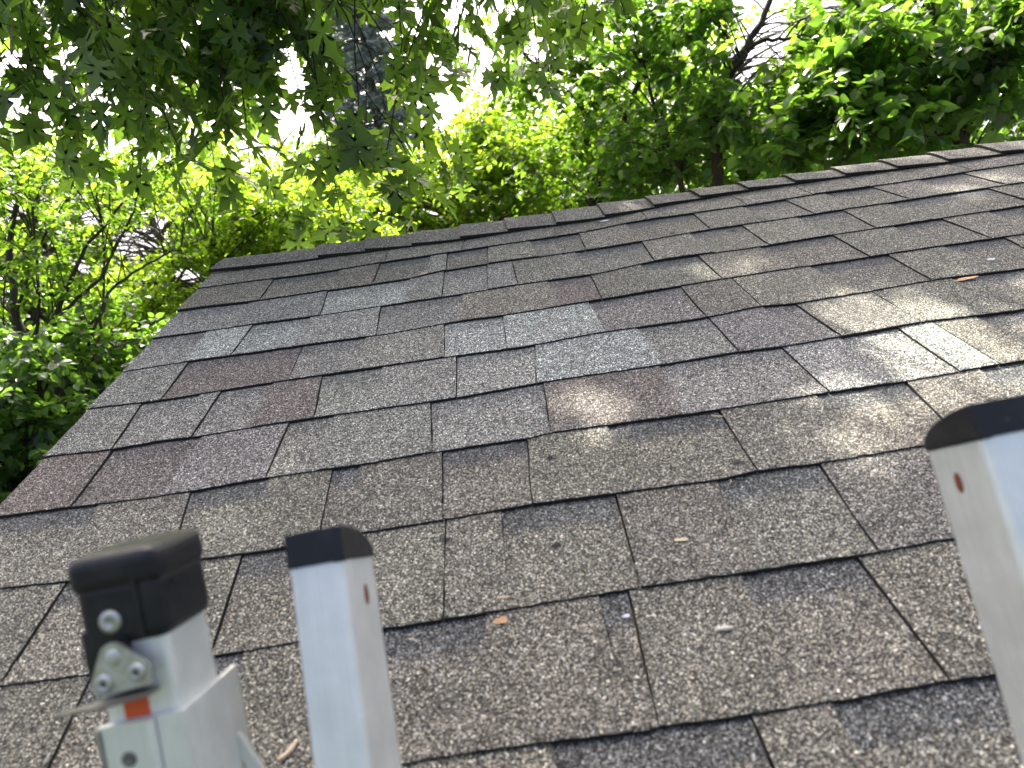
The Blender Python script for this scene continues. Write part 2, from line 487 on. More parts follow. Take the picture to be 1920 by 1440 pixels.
def piece_geo(k, kind, uL, uR, rnd, gl=.0001, gr=.0001):
    """one exposed panel: uL, uR = (bottom, top) ends. Returns verts, faces, material index, across"""
    wid = max(.01, uR[0] - uL[0])
    nu = max(5, int(wid / .009))
    ss = [0, .02, .08, .16, .4, .7, 1.0, 1.22]
    lift = rnd.uniform(0, .0009) + (.0009 if rnd.random() < .2 else 0)
    hb, ht = (.0030, .0002) if kind == 'L' else (.0053, .0023)
    V, F, MI, AC = [], [], [], []
    jl, jr = [rnd.gauss(0, .0004) for _ in ss], [rnd.gauss(0, .0004) for _ in ss]
    for si, s in enumerate(ss):
        for i in range(nu + 1):
            f = i / nu
            a = uL[0] + (uL[1] - uL[0]) * s + gl + jl[si] * (f < .001)
            b = uR[0] + (uR[1] - uR[0]) * s - gr + jr[si] * (f > .999)
            u = a + (b - a) * f
            v0, v1 = line_v(k, u), line_v(k + 1, u)
            v = v0 + (v1 - v0) * s
            if si == 0:
                v += rnd.gauss(0, .0004)
            h0 = .0049 if kind == 'L' and s < .02 else hb + (.0019 if kind == 'L' else 0) * max(0.0, 1 - s / .14)
            n = NB + h0 + (ht - h0) * min(s, 1.0) + wave(u, v) + lift * (1 - min(1, s)) ** 2
            if si == 0: n -= .0008
            V.append((u, v, n)); AC.append(s)
    top = len(V)
    w = nu + 1
    for si in range(len(ss) - 1):
        for i in range(nu):
            F.append((si * w + i, si * w + i + 1, (si + 1) * w + i + 1, (si + 1) * w + i)); MI.append(0)
    # skirts: butt and both sides, dropping to the layer below
    def skirt(idx):
        base = len(V)
        for q in idx:
            u, v, n = V[q]
            V.append((u, v + .0012, NB - .004)); AC.append(AC[q])
        for j in range(len(idx) - 1):
            F.append((idx[j + 1], idx[j], base + j, base + j + 1)); MI.append(1)
    skirt([i for i in range(w)])
    skirt([si * w for si in range(len(ss))][::-1])
    skirt([si * w + nu for si in range(len(ss))])
    return V, F, MI, AC

def add_shingle(name, geos, tones, bands, parent):
    V, F, MI, AC, TN = [], [], [], [], []
    for (v, f, mi, ac), tn, bd in zip(geos, tones, bands):
        o = len(V)
        V += v
        F += [tuple(q + o for q in ff) for ff in f]
        MI += mi
        AC += ac
        TN += [(*tn, bd)] * len(v)
    ob = mesh(name, V, F, [MAT_SHINGLE, MAT_EDGE], parent, MI)
    me = ob.data
    ca = me.color_attributes.new('tone', 'FLOAT_COLOR', 'POINT')
    ca.data.foreach_set('color', np.array(TN, dtype=np.float32).ravel())
    fa = me.attributes.new('across', 'FLOAT', 'POINT')
    fa.data.foreach_set('value', np.array(AC, dtype=np.float32))
    return ob

rs = random.Random(5)
def jit(c, a=.07):
    k = 1 + rs.uniform(-a, a)
    return tuple(min(1, x * k * (1 + rs.uniform(-.02, .02))) for x in c)

rest_g, rest_t, rest_b = [], [], []
for k in range(-1, 10):
    row = COURSES[k]
    left = (-.006, -.006)
    for j, (kind, colr, ub, ut) in enumerate(row):
        right = (ub, ut)
        def seam(a, b, u):        # open seam, or the back of a raised panel where nothing shows
            if a == b: return .0008
            return .0008 if (a == 'L') == (u > .62) else .00005
        pk = row[j - 1][0] if j else kind
        nk = row[j + 1][0] if j + 1 < len(row) else kind
        g = piece_geo(k, kind, left, right, rs, seam(pk, kind, left[0]), seam(kind, nk, right[0]))
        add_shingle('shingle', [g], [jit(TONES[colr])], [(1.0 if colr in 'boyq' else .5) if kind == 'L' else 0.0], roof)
        left = right
    # the same courses carry on to the far gable
    u, kd = left[0], 'H'
    while u < LEN:
        wdt = rs.uniform(.08, .17)
        r = min(LEN + .006, u + wdt)
        if LEN - r < .05: r = LEN + .006
        rest_g.append(piece_geo(k, kd, (u, u) if u != left[0] else left, (r, r), rs))
        rest_t.append(jit(TONES[rs.choice('bboqb')])); rest_b.append(1.0 if kd == 'L' else 0.0)
        kd = 'L' if kd == 'H' else 'H'
        u = r
        if r > LEN: break
tag(add_shingle('shingle_courses', rest_g, rest_t, rest_b, roof), kind='stuff')
# the far slope, courses in one piece
c2, s2 = math.cos(2 * PITCH), math.sin(2 * PITCH)
def far_pt(u, d, n):
    """d metres down the far slope from the ridge, n out of it"""
    return (u, RIDGE + d * c2 + n * s2, -d * s2 + n * c2)
bg, bt, bb = [], [], []
k, d = 0, RIDGE - EAVE
while d > .05:
    u, kd = -.006, 'H'
    while u < LEN:
        r = min(LEN + .006, u + rs.uniform(.09, .18))
        hb, ht = (.0048, .0008) if kd == 'L' else (.0064, .0025)
        d1 = max(0.0, d - EX * 1.2)
        V = [far_pt(u, d, NB + hb), far_pt(r, d, NB + hb), far_pt(r, d1, NB + ht), far_pt(u, d1, NB + ht), far_pt(u, d, -.012), far_pt(r, d, -.012), far_pt(r, d1, -.012), far_pt(u, d1, -.012)]
        bg.append((V, [(1, 0, 3, 2), (0, 1, 5, 4), (1, 2, 6, 5), (3, 0, 4, 7)], [0, 1, 1, 1], [0, 0, 1, 1, 0, 0, 1, 1]))
        bt.append(jit(TONES[rs.choice('bboqb')])); bb.append(1.0 if kd == 'L' else 0.0)
        kd = 'L' if kd == 'H' else 'H'
        u = r
        if r > LEN: break
    d -= EX
tag(add_shingle('far_slope_shingles', bg, bt, bb, roof), kind='stuff')

# ridge caps, each lapped over the next, bent across the ridge
def bow(u):
    return float(np.interp(u, [0, .3, .65, .9, 1.3, 1.8, 2.6], [.0055, .0040, .0005, .0012, .0020, .0035, .001]))

def cap_geo(uL, uR, rnd):
    V, F, MI, AC = [], [], [], []
    cs = []
    nu = 9
    prof = 11
    for side in (0, 1):               # 0 outer skin
        pass
    lift = rnd.uniform(0, .002)
    for i in range(nu + 1):
        f = i / nu
        ring = []
        for q in range(prof):
            p = q / (prof - 1)
            a = uL[0] + (uL[1] - uL[0]) * min(1, p * 2); b = uR[0] + (uR[1] - uR[0]) * min(1, p * 2) + .012
            u = a + (b - a) * f
            hgt = .0128 - .0060 * f + lift * (1 - f) ** 2 + wave(u * 1.7, .3)
            if p <= .5:
                vlo = line_v(10, u) - .026
                t = p / .5
                v = vlo + (RIDGE - .004 - vlo) * t
                n = hgt + NB + .001 - .003 * max(0, t - .75) / .25
                pt = (u, v, n + bow(u) * t)
            else:
                t = (p - .5) / .5
                pt = far_pt(u, .006 + t * .115, bow(u) * (1 - t) + hgt + NB + .001 - .003 * max(0, .25 - t) / .25)
            ring.append(pt)
        V += ring
        AC += [0.0] * prof
    for i in range(nu):
        for q in range(prof - 1):
            F.append((i * prof + q, (i + 1) * prof + q, (i + 1) * prof + q + 1, i * prof + q + 1)); MI.append(0)
    def skirt(idx, drop):
        base = len(V)
        for j, q in enumerate(idx):
            u, v, n = V[q]
            pq = q % prof
            if pq <= (prof - 1) // 2: V.append((u, v + .001, n - drop))
            else:
                V.append((u, v - drop * s2, n - drop * c2))
            AC.append(0.0)
        for j in range(len(idx) - 1):
            F.append((idx[j + 1], idx[j], base + j, base + j + 1)); MI.append(1)
    skirt([i * prof for i in range(nu + 1)], .0075)
    skirt([q for q in range(prof)][::-1], .006)
    skirt([nu * prof + q for q in range(prof)], .006)
    skirt([i * prof + prof - 1 for i in range(nu + 1)][::-1], .009)
    return V, F, MI, AC
left = (-.006, .016)
for ub, ut in CAPS:
    add_shingle('ridge_cap', [cap_geo(left, (ub, ut), rs)], [jit(TONES['q'], .06)], [0.0], roof)
    left = (ub, ut)
rg, rt = [], []
u = left[0]
while u < LEN:
    r = min(LEN + .006, u + .119)
    rg.append(cap_geo((u, u), (r, r), rs)); rt.append(jit(TONES['q'], .06))
    u = r
    if r > LEN: break
tag(add_shingle('ridge_cap_run', rg, rt, [0.0] * len(rg), roof), kind='stuff')

# ------------------------------------------------------------------ ladders
def aluminium():
    t = NT('worn_aluminium')
    tc = t.n('ShaderNodeTexCoord').outputs['Object']
    mp = t.n('ShaderNodeMapping')
    mp.inputs['Scale'].default_value = (420, 420, 9)
    t.l(tc, mp.inputs[0])
    br = t.noise(mp.outputs[0], 1.0, 4.0, .65)
    sm = t.noise(tc, 38, 5.0, .65)
    oxid = t.ramp(sm, [(.35, (.80, .83, .79)), (.65, (.91, .93, .90))])
    col = t.mix(t.ramp(br, [(.35, 0.0), (.75, .35)]), oxid, (.56, .58, .58, 1))
    t.l(col, t.bsdf.inputs['Base Color'])
    t.bsdf.inputs['Metallic'].default_value = .6
    t.l(t.ramp(sm, [(.3, .42), (.7, .58)]), t.bsdf.inputs['Roughness'])
    t.bump(br, .25, .0003)
    return t.m

def rubber(name, col):
    t = NT(name)
    tc = t.n('ShaderNodeTexCoord').outputs['Object']
    a = t.noise(tc, 55, 6.0, .7)
    mp = t.n('ShaderNodeMapping'); mp.inputs['Scale'].default_value = (60, 900, 60); mp.inputs['Rotation'].default_value = (.3, .4, .7)
    t.l(tc, mp.inputs[0])
    sc_ = t.noise(mp.outputs[0], 1.0, 2.0, .5)
    c = t.mix(t.ramp(a, [(.48, 0.0), (.78, .55)]), col, (.05, .048, .046, 1))
    c = t.mix(t.ramp(sc_, [(.70, 0.0), (.76, .35)]), c, (.16, .14, .12, 1))
    t.l(c, t.bsdf.inputs['Base Color'])
    t.l(t.ramp(a, [(.3, .27), (.7, .55)]), t.bsdf.inputs['Roughness'])
    t.bsdf.inputs['Specular IOR Level'].default_value = .35
    t.bump(a, .3, .0006)
    return t.m

MAT_ALU = aluminium()
MAT_CAP = rubber('black_rubber', (.008, .009, .012, 1))
MAT_ZINC = plain('zinc_plated_steel', (.50, .52, .49), .42, .8, nscale=90, var=.25, bump=.0003)
MAT_DARKST = plain('tarnished_steel', (.20, .19, .175), .5, .7, nscale=70, var=.35)
MAT_RUST = plain('rust', (.20, .055, .02), .9, nscale=500, var=.6, bump=.0005)
MAT_HOLE = plain('rivet_bore', (.05, .048, .045), .8, nscale=200)
MAT_ORANGE = plain('orange_sticker', (.90, .13, .04), .55, nscale=300, var=.08)
MAT_RUNG = MAT_ALU

RAIL = ROOF @ np.array([-0.03200978, 0.62723844, 0.77816921])
RAIL /= np.linalg.norm(RAIL)
SEP = .342
_k = SEP / .365
_pa = roof_pt(0, 0) * 0 + CAM_P + (roof_pt(0.55034333, -0.02077067, 0.21244703) - CAM_P) * _k
_pb = CAM_P + (roof_pt(0.91463575, -0.02862447, 0.2337626) - CAM_P) * _k
LX = (_pb - _pa); LX /= np.linalg.norm(LX)
LZ = RAIL - LX * (RAIL @ LX); LZ /= np.linalg.norm(LZ)
LY = np.cross(LZ, LX)                       # away from the climber

def ladder_frame(p):
    h = p[2] / LZ[2]
    o = p - LZ * h
    m = Matrix.Identity(4)
    for i in range(3):
        m[i][0], m[i][1], m[i][2], m[i][3] = LX[i], LY[i], LZ[i], o[i]
    return m, h

RW, RD, RT = .0290, .059, .0026

def channel(bm, x_in, sgn, z0, z1, w=RW, d=RD, t=RT, y0=0.0):
    """rail: web at x_in, flanges running away in direction sgn; rounded front corner"""
    r = .0055
    pts = [(0, d), (0, r), (r * .08, r * .62), (r * .3, r * .3), (r * .62, r * .08), (r, 0), (w, 0), (w, t), (t + .001, t), (t, t + .001), (t, d - t), (w, d - t), (w, d)]
    P = [(x_in + sgn * a, y0 + b) for a, b in pts]
    prism(bm, P if sgn > 0 else P[::-1], 2, z0, z1)

def end_cap(bm, x0, x1, z, d=RD):
    """plug rounded from the front down to the back"""
    n = 9
    prof = [(-.0012, z)] + [(-.0012 + (d + .0024) * math.sin(a), z + .003 + .0160 * math.cos(a)) for a in [math.pi / 2 * i / n for i in range(n + 1)]] + [(d + .0012, z)]
    # outline lives in (y, z): extrude along x
    prism(bm, prof, 0, x0, x1)
    bmesh.ops.remove_doubles(bm, verts=bm.verts[:], dist=1e-5)

lm, H2 = ladder_frame(_pa)
lad = empty('ladder')
lad.matrix_world = lm
tag(lad, 'aluminium ladder whose two plain rails end in rounded black caps, leaning on the eave', 'ladder')
for side, x_in, sgn in (('l', 0.0, -1), ('r', SEP, 1)):
    bm = bmesh.new()
    channel(bm, x_in, sgn, .03, H2)
    rail = bm_obj('rail', bm, MAT_ALU, lad)
    bm = bmesh.new()
    a, b = sorted((x_in - sgn * .0012, x_in + sgn * (RW + .0012)))
    end_cap(bm, a, b, H2 - .0008)
    bmesh.ops.bevel(bm, geom=[e for e in bm.edges if e.calc_length() > .02], offset=.0012, segments=2, affect='EDGES')
    bm_obj('end_cap', bm, MAT_CAP, lad)
    bm = bmesh.new()
    lathe(bm, (x_in, RD * .60, H2 - .021), [(.0034, 0.0), (.0034, .0005), (.0012, .0006)], axis=0, sgn=-sgn, n=14)
    for v in bm.verts: v.co.z = (v.co.z - (H2 - .021)) * 1.7 + H2 - .021
    bm_obj('rusty_rivet', bm, MAT_RUST, rail)
    bm = bmesh.new()
    rbox(bm, (x_in - .008 if sgn > 0 else x_in - RW - .004, -.004, 0.0), (x_in + RW + .004 if sgn > 0 else x_in + .008, RD + .004, .05), .004)
    bm_obj('foot', bm, MAT_CAP, lad)
for i in range(9):
    z = H2 - .30 - .295 * i
    if z < .1: break
    bm = bmesh.new()
    n = 12
    prism(bm, [(RD * .5 + .016 * math.cos(2 * math.pi * k / n), z + .016 * math.sin(2 * math.pi * k / n)) for k in range(n)], 0, -.004, SEP + .004)
    bm_obj('rung', bm, MAT_ALU, lad)

# second ladder, only its right-hand rail comes into view
ray = CAM_R @ np.array([(314 - 960) / FPX, -(1196 - 720) / FPX, -1.0])
tt = ((_pa - CAM_P) @ LY) / (ray @ LY)
KS, TIP = .89, math.radians(11)             # lighter section, set up steeper than the other
p1 = CAM_P + ray * tt * KS
LZ1 = math.cos(TIP) * LZ - math.sin(TIP) * LY
LY1 = math.cos(TIP) * LY + math.sin(TIP) * LZ
H1 = p1[2] / LZ1[2] / KS
_o1 = p1 - LZ1 * H1 * KS
lm1 = Matrix.Identity(4)
for i in range(3):
    lm1[i][0], lm1[i][1], lm1[i][2], lm1[i][3] = LX[i] * KS, LY1[i] * KS, LZ1[i] * KS, _o1[i]
ext = empty('extension_ladder')
ext.matrix_world = lm1
tag(ext, 'aluminium extension ladder with a scuffed rubber boot, riveted bracket and orange sticker on its rail', 'ladder')
W1, D1 = .041, .047
for side in (0, 1):
    x0 = 0.0 if side == 0 else -.43
    bm = bmesh.new()
    rbox(bm, (x0 - W1, 0, .9), (x0, D1, H1 + .01), .0025)
    bm_obj('rail', bm, MAT_ALU, ext)
    # outer section the rail slides in
    zt = H1 - .0385
    bm = bmesh.new()
    prism(bm, [(x0 + .0035, -.004), (x0 + .0035, D1 + .017), (x0 + .0008, D1 + .017), (x0 + .0008, -.0012), (x0 - .012, -.0012), (x0 - .012, -.004)], 2, .03, zt)
    prism(bm, [(x0 - .0125, -.0055), (x0 - .0125, -.0008), (x0 - .0165, -.0008), (x0 - .0165, -.0075), (x0 - .0145, -.0075)], 2, .03, zt - .0005)
    prism(bm, [(x0 - .017, -.0045), (x0 - .017, -.001), (x0 - W1 - .004, -.001), (x0 - W1 - .004, -.0045)], 2, .03, zt - .0012)
    prism(bm, [(x0 - W1 - .0042, -.0045), (x0 - W1 - .0008, -.0045), (x0 - W1 - .0008, D1 + .012), (x0 - W1 - .0042, D1 + .012)], 2, .03, zt - .003)
    sl = bm_obj('outer_rail', bm, MAT_ALU, ext)
    bm = bmesh.new()
    lathe(bm, (x0 - .0300, -.0045, zt - .020), [(.0042, 0), (.0042, .0004), (.0026, .0012), (.0022, .0006)], axis=1, sgn=-1)
    bm_obj('rivet', bm, MAT_DARKST, sl, True)
    # rubber boot
    bm = bmesh.new()
    rbox(bm, (x0 - W1 - .0045, -.0040, H1 + .0005), (x0 + .0035, D1 + .004, H1 + .038), .0075, 4)
    rbox(bm, (x0 - W1 - .0065, -.0055, H1 + .030), (x0 + .0050, D1 + .0055, H1 + .0515), .0075, 4)
    rbox(bm, (x0 - W1 - .0043, -.0036, H1 - .015), (x0 - .020, .012, H1 + .012), .002, 2)
    rbox(bm, (x0 - .0115, -.0056, H1 + .003), (x0 - .0085, .004, H1 + .046), .0014, 2)
    boot = bm_obj('rubber_boot', bm, MAT_CAP, ext, False)
    bm = bmesh.new()
    lathe(bm, (x0 - .0265, -.0040, H1 + .0150), [(.0062, 0), (.0060, .0012), (.0045, .0022), (.0022, .0022), (.0018, .0010)], axis=1, sgn=-1)
    rv = bm_obj('rivet', bm, MAT_ZINC, boot, True)
# bracket: rounded three-lobed plate, three rivets, hook blade
def hull(circles, n=40):
    pts = [(cx + r * math.cos(2 * math.pi * k / n), cy + r * math.sin(2 * math.pi * k / n)) for cx, cy, r in circles for k in range(n)]
    pts = sorted(set((round(a, 6), round(b, 6)) for a, b in pts))
    def half(ps):
        h = []
        for p in ps:
            while len(h) > 1 and (h[-1][0] - h[-2][0]) * (p[1] - h[-2][1]) - (h[-1][1] - h[-2][1]) * (p[0] - h[-2][0]) <= 0: h.pop()
            h.append(p)
        return h
    lo, up = half(pts), half(pts[::-1])
    return lo[:-1] + up[:-1]
bm = bmesh.new()
ctr = [(-.0255, H1 - .0030, .0078), (-.0140, H1 - .0125, .0072), (-.0325, H1 - .0155, .0070)]
prism(bm, hull(ctr), 1, -.0095, -.0072)
bmesh.ops.bevel(bm, geom=[e for e in bm.edges], offset=.0006, segments=1, affect='EDGES')
br = bm_obj('bracket', bm, MAT_ZINC, ext)
bm = bmesh.new()
rbox(bm, (-.036, -.0072, H1 - .022), (-.010, .0, H1 - .012), .001)
bm_obj('spacer', bm, MAT_ZINC, br)
for (cx, cz, r), bore in zip(ctr, (0, 1, 1)):
    bm = bmesh.new()
    pr = [(.0050, 0), (.0048, .0010), (.0036, .0019), (.0020, .0020), (.0016, .0008)] if bore else [(.0046, 0), (.0040, .0009), (.0022, .0014), (.0006, .0015)]
    lathe(bm, (cx, -.0095, cz), pr, axis=1, sgn=-1)
    rv = bm_obj('rivet', bm, MAT_ZINC, br, True)
    if bore:
        bm = bmesh.new()
        lathe(bm, (cx, -.0095, cz), [(.0014, 0.0), (.0014, .0012), (.0004, .0013)], axis=1, sgn=-1, n=10)
        bm_obj('bore', bm, MAT_HOLE, rv)
bm = bmesh.new()
prism(bm, [(-.0085, -.0100), (-.0085, -.0010), (-.0360, -.0010), (-.0400, -.012), (-.0560, -.017), (-.0545, -.021), (-.034, -.021)], 2, H1 - .0255, H1 - .0237)
bm_obj('hook_blade', bm, MAT_DARKST, ext)
bm = bmesh.new()
rbox(bm, (-.0305, -.0006, H1 - .0388), (-.0165, .0004, H1 - .0245), .0002, 1)
bm_obj('orange_sticker', bm, MAT_ORANGE, ext)
bm = bmesh.new()
prism(bm, [(.004, H1 - .075), (.030, H1 - .135), (.024, H1 - .139), (-.001, H1 - .081)], 1, D1 + .002, D1 + .006)
bm_obj('brace', bm, MAT_ALU, ext)
for i in range(11):
    z = H1 - .29 - .295 * i
    if z < .1: break
    bm = bmesh.new()
    n = 12
    prism(bm, [(D1 * .5 + .016 * math.cos(2 * math.pi * k / n), z + .016 * math.sin(2 * math.pi * k / n)) for k in range(n)], 0, -.43 + .0005, -W1 - .0005)
    bm_obj('rung', bm, MAT_ALU, ext)

# ------------------------------------------------------------------ litter lying on the shingles
MAT_TWIG = plain('dry_twig', (.42, .34, .24), .8, nscale=400, var=.3)
MAT_PALE = plain('bleached_twig', (.74, .68, .60), .8, nscale=400, var=.2)
MAT_PALETAN = plain('peeled_twig', (.72, .56, .38), .8, nscale=400, var=.2)
MAT_HUSK = plain('pale_husk', (.62, .54, .34), .7, nscale=500, var=.25)
MAT_DRYLEAF = plain('dry_leaf', (.48, .30, .16), .8, nscale=300, var=.3)
MAT_DROP = plain('pale_dropping', (.72, .74, .76), .9, nscale=600, var=.2)

def roof_matrix(u, v, ang, n=.0105):
    return Matrix.Translation((0, 0, Z0)) @ Matrix.Rotation(PITCH, 4, 'X') @ Matrix.Translation((u, v, n)) @ Matrix.Rotation(ang, 4, 'Z')

def surf_n(v):
    s = (v / EX) % 1.0
    return NB + .0053 + (.0021 - .0053) * s + .0006

def twig(u, v, ang, length, rad, mat, label, cat='twig', name='twig', bend=.15, grp=None):
    vs, fs = [], []
    n, m = 7, 6
    for i in range(n):
        f = i / (n - 1) - .5
        r = rad * (1 - .5 * abs(f) ** 2 * 4 * .6) * (1 + .15 * math.sin(i * 2.1))
        for k in range(m):
            a = 2 * math.pi * k / m
            vs.append((f * length, bend * length * (f * f * 4 - .5) + r * math.cos(a), rad * .8 + r * math.sin(a)))
    for i in range(n - 1):
        for k in range(m):
            fs.append((i * m + k, i * m + (k + 1) % m, (i + 1) * m + (k + 1) % m, (i + 1) * m + k))
    fs += [tuple(range(m))[::-1], tuple((n - 1) * m + k for k in range(m))]
    o = mesh(name, vs, fs, mat, None, None, True)
    o.matrix_world = roof_matrix(u, v, ang, surf_n(v))
    return tag(o, label, cat, grp)

def flake(u, v, ang, a, b, mat, label, cat, name, grp=None, seed=0):
    rr = random.Random(seed)
    n = 12
    vs = [(0, 0, .0016)]
    for k in range(n):
        t = 2 * math.pi * k / n
        q = 1 + rr.uniform(-.3, .25)
        vs.append((a * q * math.cos(t), b * q * math.sin(t), .0006 + rr.uniform(0, .0014)))
    vs += [(x * .95, y * .95, z - .0007) for x, y, z in vs]
    fs = []
    for k in range(n):
        fs.append((0, 1 + k, 1 + (k + 1) % n))
        fs.append((n + 1, n + 2 + (k + 1) % n, n + 2 + k))
        fs.append((1 + k, n + 2 + k, n + 2 + (k + 1) % n, 1 + (k + 1) % n))
    o = mesh(name, vs, fs, mat)
    o.matrix_world = roof_matrix(u, v, ang, surf_n(v))
    return tag(o, label, cat, grp)

twig(.805, .080, -.05, .0140, .0021, MAT_PALE, 'short pale broken twig on the shingle left of the right rail', bend=.02)
twig(.453, .027, .95, .0190, .0021, MAT_PALETAN, 'curved tan twig between the two left rails at the bottom edge', bend=.12)
flake(.802, .197, .0, .0062, .0026, MAT_HUSK, 'small yellow seed husk on the middle of a large shingle', 'seed', 'seed_husk', seed=3)
flake(.621, .129, .3, .0060, .0042, MAT_DRYLEAF, 'orange-brown dry leaf scrap below a course edge near the bottom', 'leaf', 'dry_leaf_scrap', seed=5)
flake(.729, .112, .2, .0040, .0019, MAT_DROP, 'white bird dropping on the narrow dark shingle slot', 'dropping', 'bird_dropping', seed=7)
flake(1.399, .705, .1, .022, .005, MAT_DRYLEAF, 'long tan dry leaf lying along a course edge at the right', 'leaf', 'dry_leaf', seed=9)
twig(.906, .413, -.45, .0140, .0008, MAT_HUSK, 'thin straw bit by the shingle corner near the right rail', 'straw', 'straw', .05)
twig(.928, .402, .35, .0130, .0007, MAT_HUSK, 'finer straw bit just right of the thin straw by the shingle corner', 'straw', 'straw', .05)
twig(.877, .278, 1.1, .0085, .0009, MAT_TWIG, 'tiny tan stem crossing the dark shadow band left of the right rail', 'stem', 'stem_bit', .1)
twig(.829, .321, 1.0, .0075, .0006, MAT_TWIG, 'hair-thin stem bit standing alone above the yellow husk', 'stem', 'stem_bit', .1)
flake(.625, .155, .1, .0065, .0026, MAT_TWIG, 'crumb of leaf litter resting on the course edge above the dry leaf scrap', 'litter', 'leaf_crumb', seed=12)
flake(1.475, .762, .1, .008, .004, MAT_DROP, 'white bird dropping on a shingle at the far right', 'dropping', 'bird_dropping', seed=14)
flake(.735, 1.181, .1, .014, .005, MAT_TWIG, 'pale splinter on a shingle just below the ridge', 'splinter', 'wood_splinter', seed=16)
flake(.940, 1.335, .1, .012, .006, MAT_DROP, 'pale speck of litter two courses below the ridge', 'litter', 'litter_speck', seed=18)
flake(.520, 1.145, .1, .011, .006, MAT_TWIG, 'small tan chip on a brown shingle near the upper left', 'chip', 'bark_chip', seed=21)
rl = random.Random(77)
cv, cf = [], []
for i in range(60):                      # crumbs too small to count
    u, v = rl.uniform(.05, 1.7), rl.uniform(.0, 1.36)
    q = rl.uniform(.0011, .0026)
    n0 = surf_n(v) + .0004
    a = rl.uniform(0, 3)
    o = len(cv)
    for dx, dy, dz in ((-1.7, 0, 0), (0, -.6, 0), (1.7, .2, 0), (.2, .7, 0), (0, 0, .6)):
        cv.append((u + q * (dx * math.cos(a) - dy * math.sin(a)), v + q * (dx * math.sin(a) + dy * math.cos(a)), n0 + q * dz))
    cf += [(o, o + 1, o + 4), (o + 1, o + 2, o + 4), (o + 2, o + 3, o + 4), (o + 3, o, o + 4)]
crumbs = mesh('litter_crumbs', cv, cf, MAT_HUSK)
crumbs.matrix_world = roof_m
tag(crumbs, 'fine pale crumbs of plant litter strewn over the shingles', 'litter', None, 'stuff')

# ------------------------------------------------------------------ trees
def bark_material(name, col):
    t = NT(name)
    tc = t.n('ShaderNodeTexCoord').outputs['Object']
    mp = t.n('ShaderNodeMapping'); mp.inputs['Scale'].default_value = (30, 30, 7)
    t.l(tc, mp.inputs[0])
    f = t.noise(mp.outputs[0], 1.0, 6.0, .65)
    t.l(t.ramp(f, [(.3, tuple(c * .5 for c in col)), (.7, tuple(c * 1.4 for c in col))]), t.bsdf.inputs['Base Color'])
    t.bsdf.inputs['Roughness'].default_value = .9
    t.bump(f, .8, .01)
    return t.m

def leaf_material(name, refl, trans, mixf=.5, rough=.42, spec=.5, var=.35):
    t = NT(name)
    geo = t.n('ShaderNodeNewGeometry').outputs['Random Per Island']
    obi = t.n('ShaderNodeObjectInfo').outputs['Random']
    r = t.math('FRACT', t.math('ADD', geo, obi))
    r2 = t.math('FRACT', t.math('MULTIPLY', r, 7.31))
    def vary(c):
        lo = tuple(x * (1 - var) for x in c)
        hi = (c[0] * (1 + var * 1.2), c[1] * (1 + var * .8), c[2] * (1 + var * .4))
        return t.ramp(r, [(0, lo), (1, hi)])
    t.l(vary(refl), t.bsdf.inputs['Base Color'])
    t.l(t.ramp(r2, [(0, rough - .08), (1, rough + .15)]), t.bsdf.inputs['Roughness'])
    t.bsdf.inputs['Specular IOR Level'].default_value = spec
    tr = t.n('ShaderNodeBsdfTranslucent')
    t.l(vary(trans), tr.inputs['Color'])
    mx = t.n('ShaderNodeMixShader')
    mx.inputs[0].default_value = mixf
    t.l(t.bsdf.outputs[0], mx.inputs[1])
    t.l(tr.outputs[0], mx.inputs[2])
    t.l(mx.outputs[0], t.out.inputs['Surface'])
    return t.m

BARK = bark_material('dark_bark', (.034, .027, .022))
BARK_G = bark_material('grey_bark', (.11, .095, .08))
LEAF_MAPLE = leaf_material('maple_leaf', (.038, .088, .026), (.23, .46, .045), .49, .38, .6, .55)
LEAF_LIME = leaf_material('lime_leaf', (.065, .125, .018), (.36, .60, .03), .56, .45)
LEAF_DEEP = leaf_material('deep_green_leaf', (.040, .090, .028), (.24, .49, .045), .50, .36, .7)
LEAF_MID = leaf_material('mid_green_leaf', (.050, .105, .022), (.28, .53, .035), .53, .42)
NEEDLE = leaf_material('blue_needle', (.34, .41, .42), (.32, .38, .36), .4, .6, .3, .25)

def template(half, mid, fold=.18, curl=.12):
    """half: right outline from base to tip; mid: midrib points. Leaf folded along the midrib, tip curling down"""
    pts, tris = [], []
    out = [(x, y) for x, y in half]
    for s in (1, -1):
        base = len(pts)
        ring = out if s > 0 else out[::-1]
        poly = [(s * x, y) for x, y in out]
        c = (0.0, mid)
        pts.append(c)
        for p in poly: pts.append(p)
        for i in range(len(poly) - 1):
            a, b = base + 1 + i, base + 2 + i
            tris.append((base, a, b) if s > 0 else (base, b, a))
    P = np.array([(x, y, fold * abs(x) - curl * (y * y) - .22 * x * x) for x, y in pts])
    # weld the shared midrib verts
    key, remap, V = {}, [], []
    for p in P:
        k = tuple(np.round(p, 4))
        if k not in key:
            key[k] = len(V); V.append(p)
        remap.append(key[k])
    T = [tuple(remap[i] for i in t) for t in tris]
    T = [t for t in T if len(set(t)) == 3]
    return np.array(V), np.array(T)

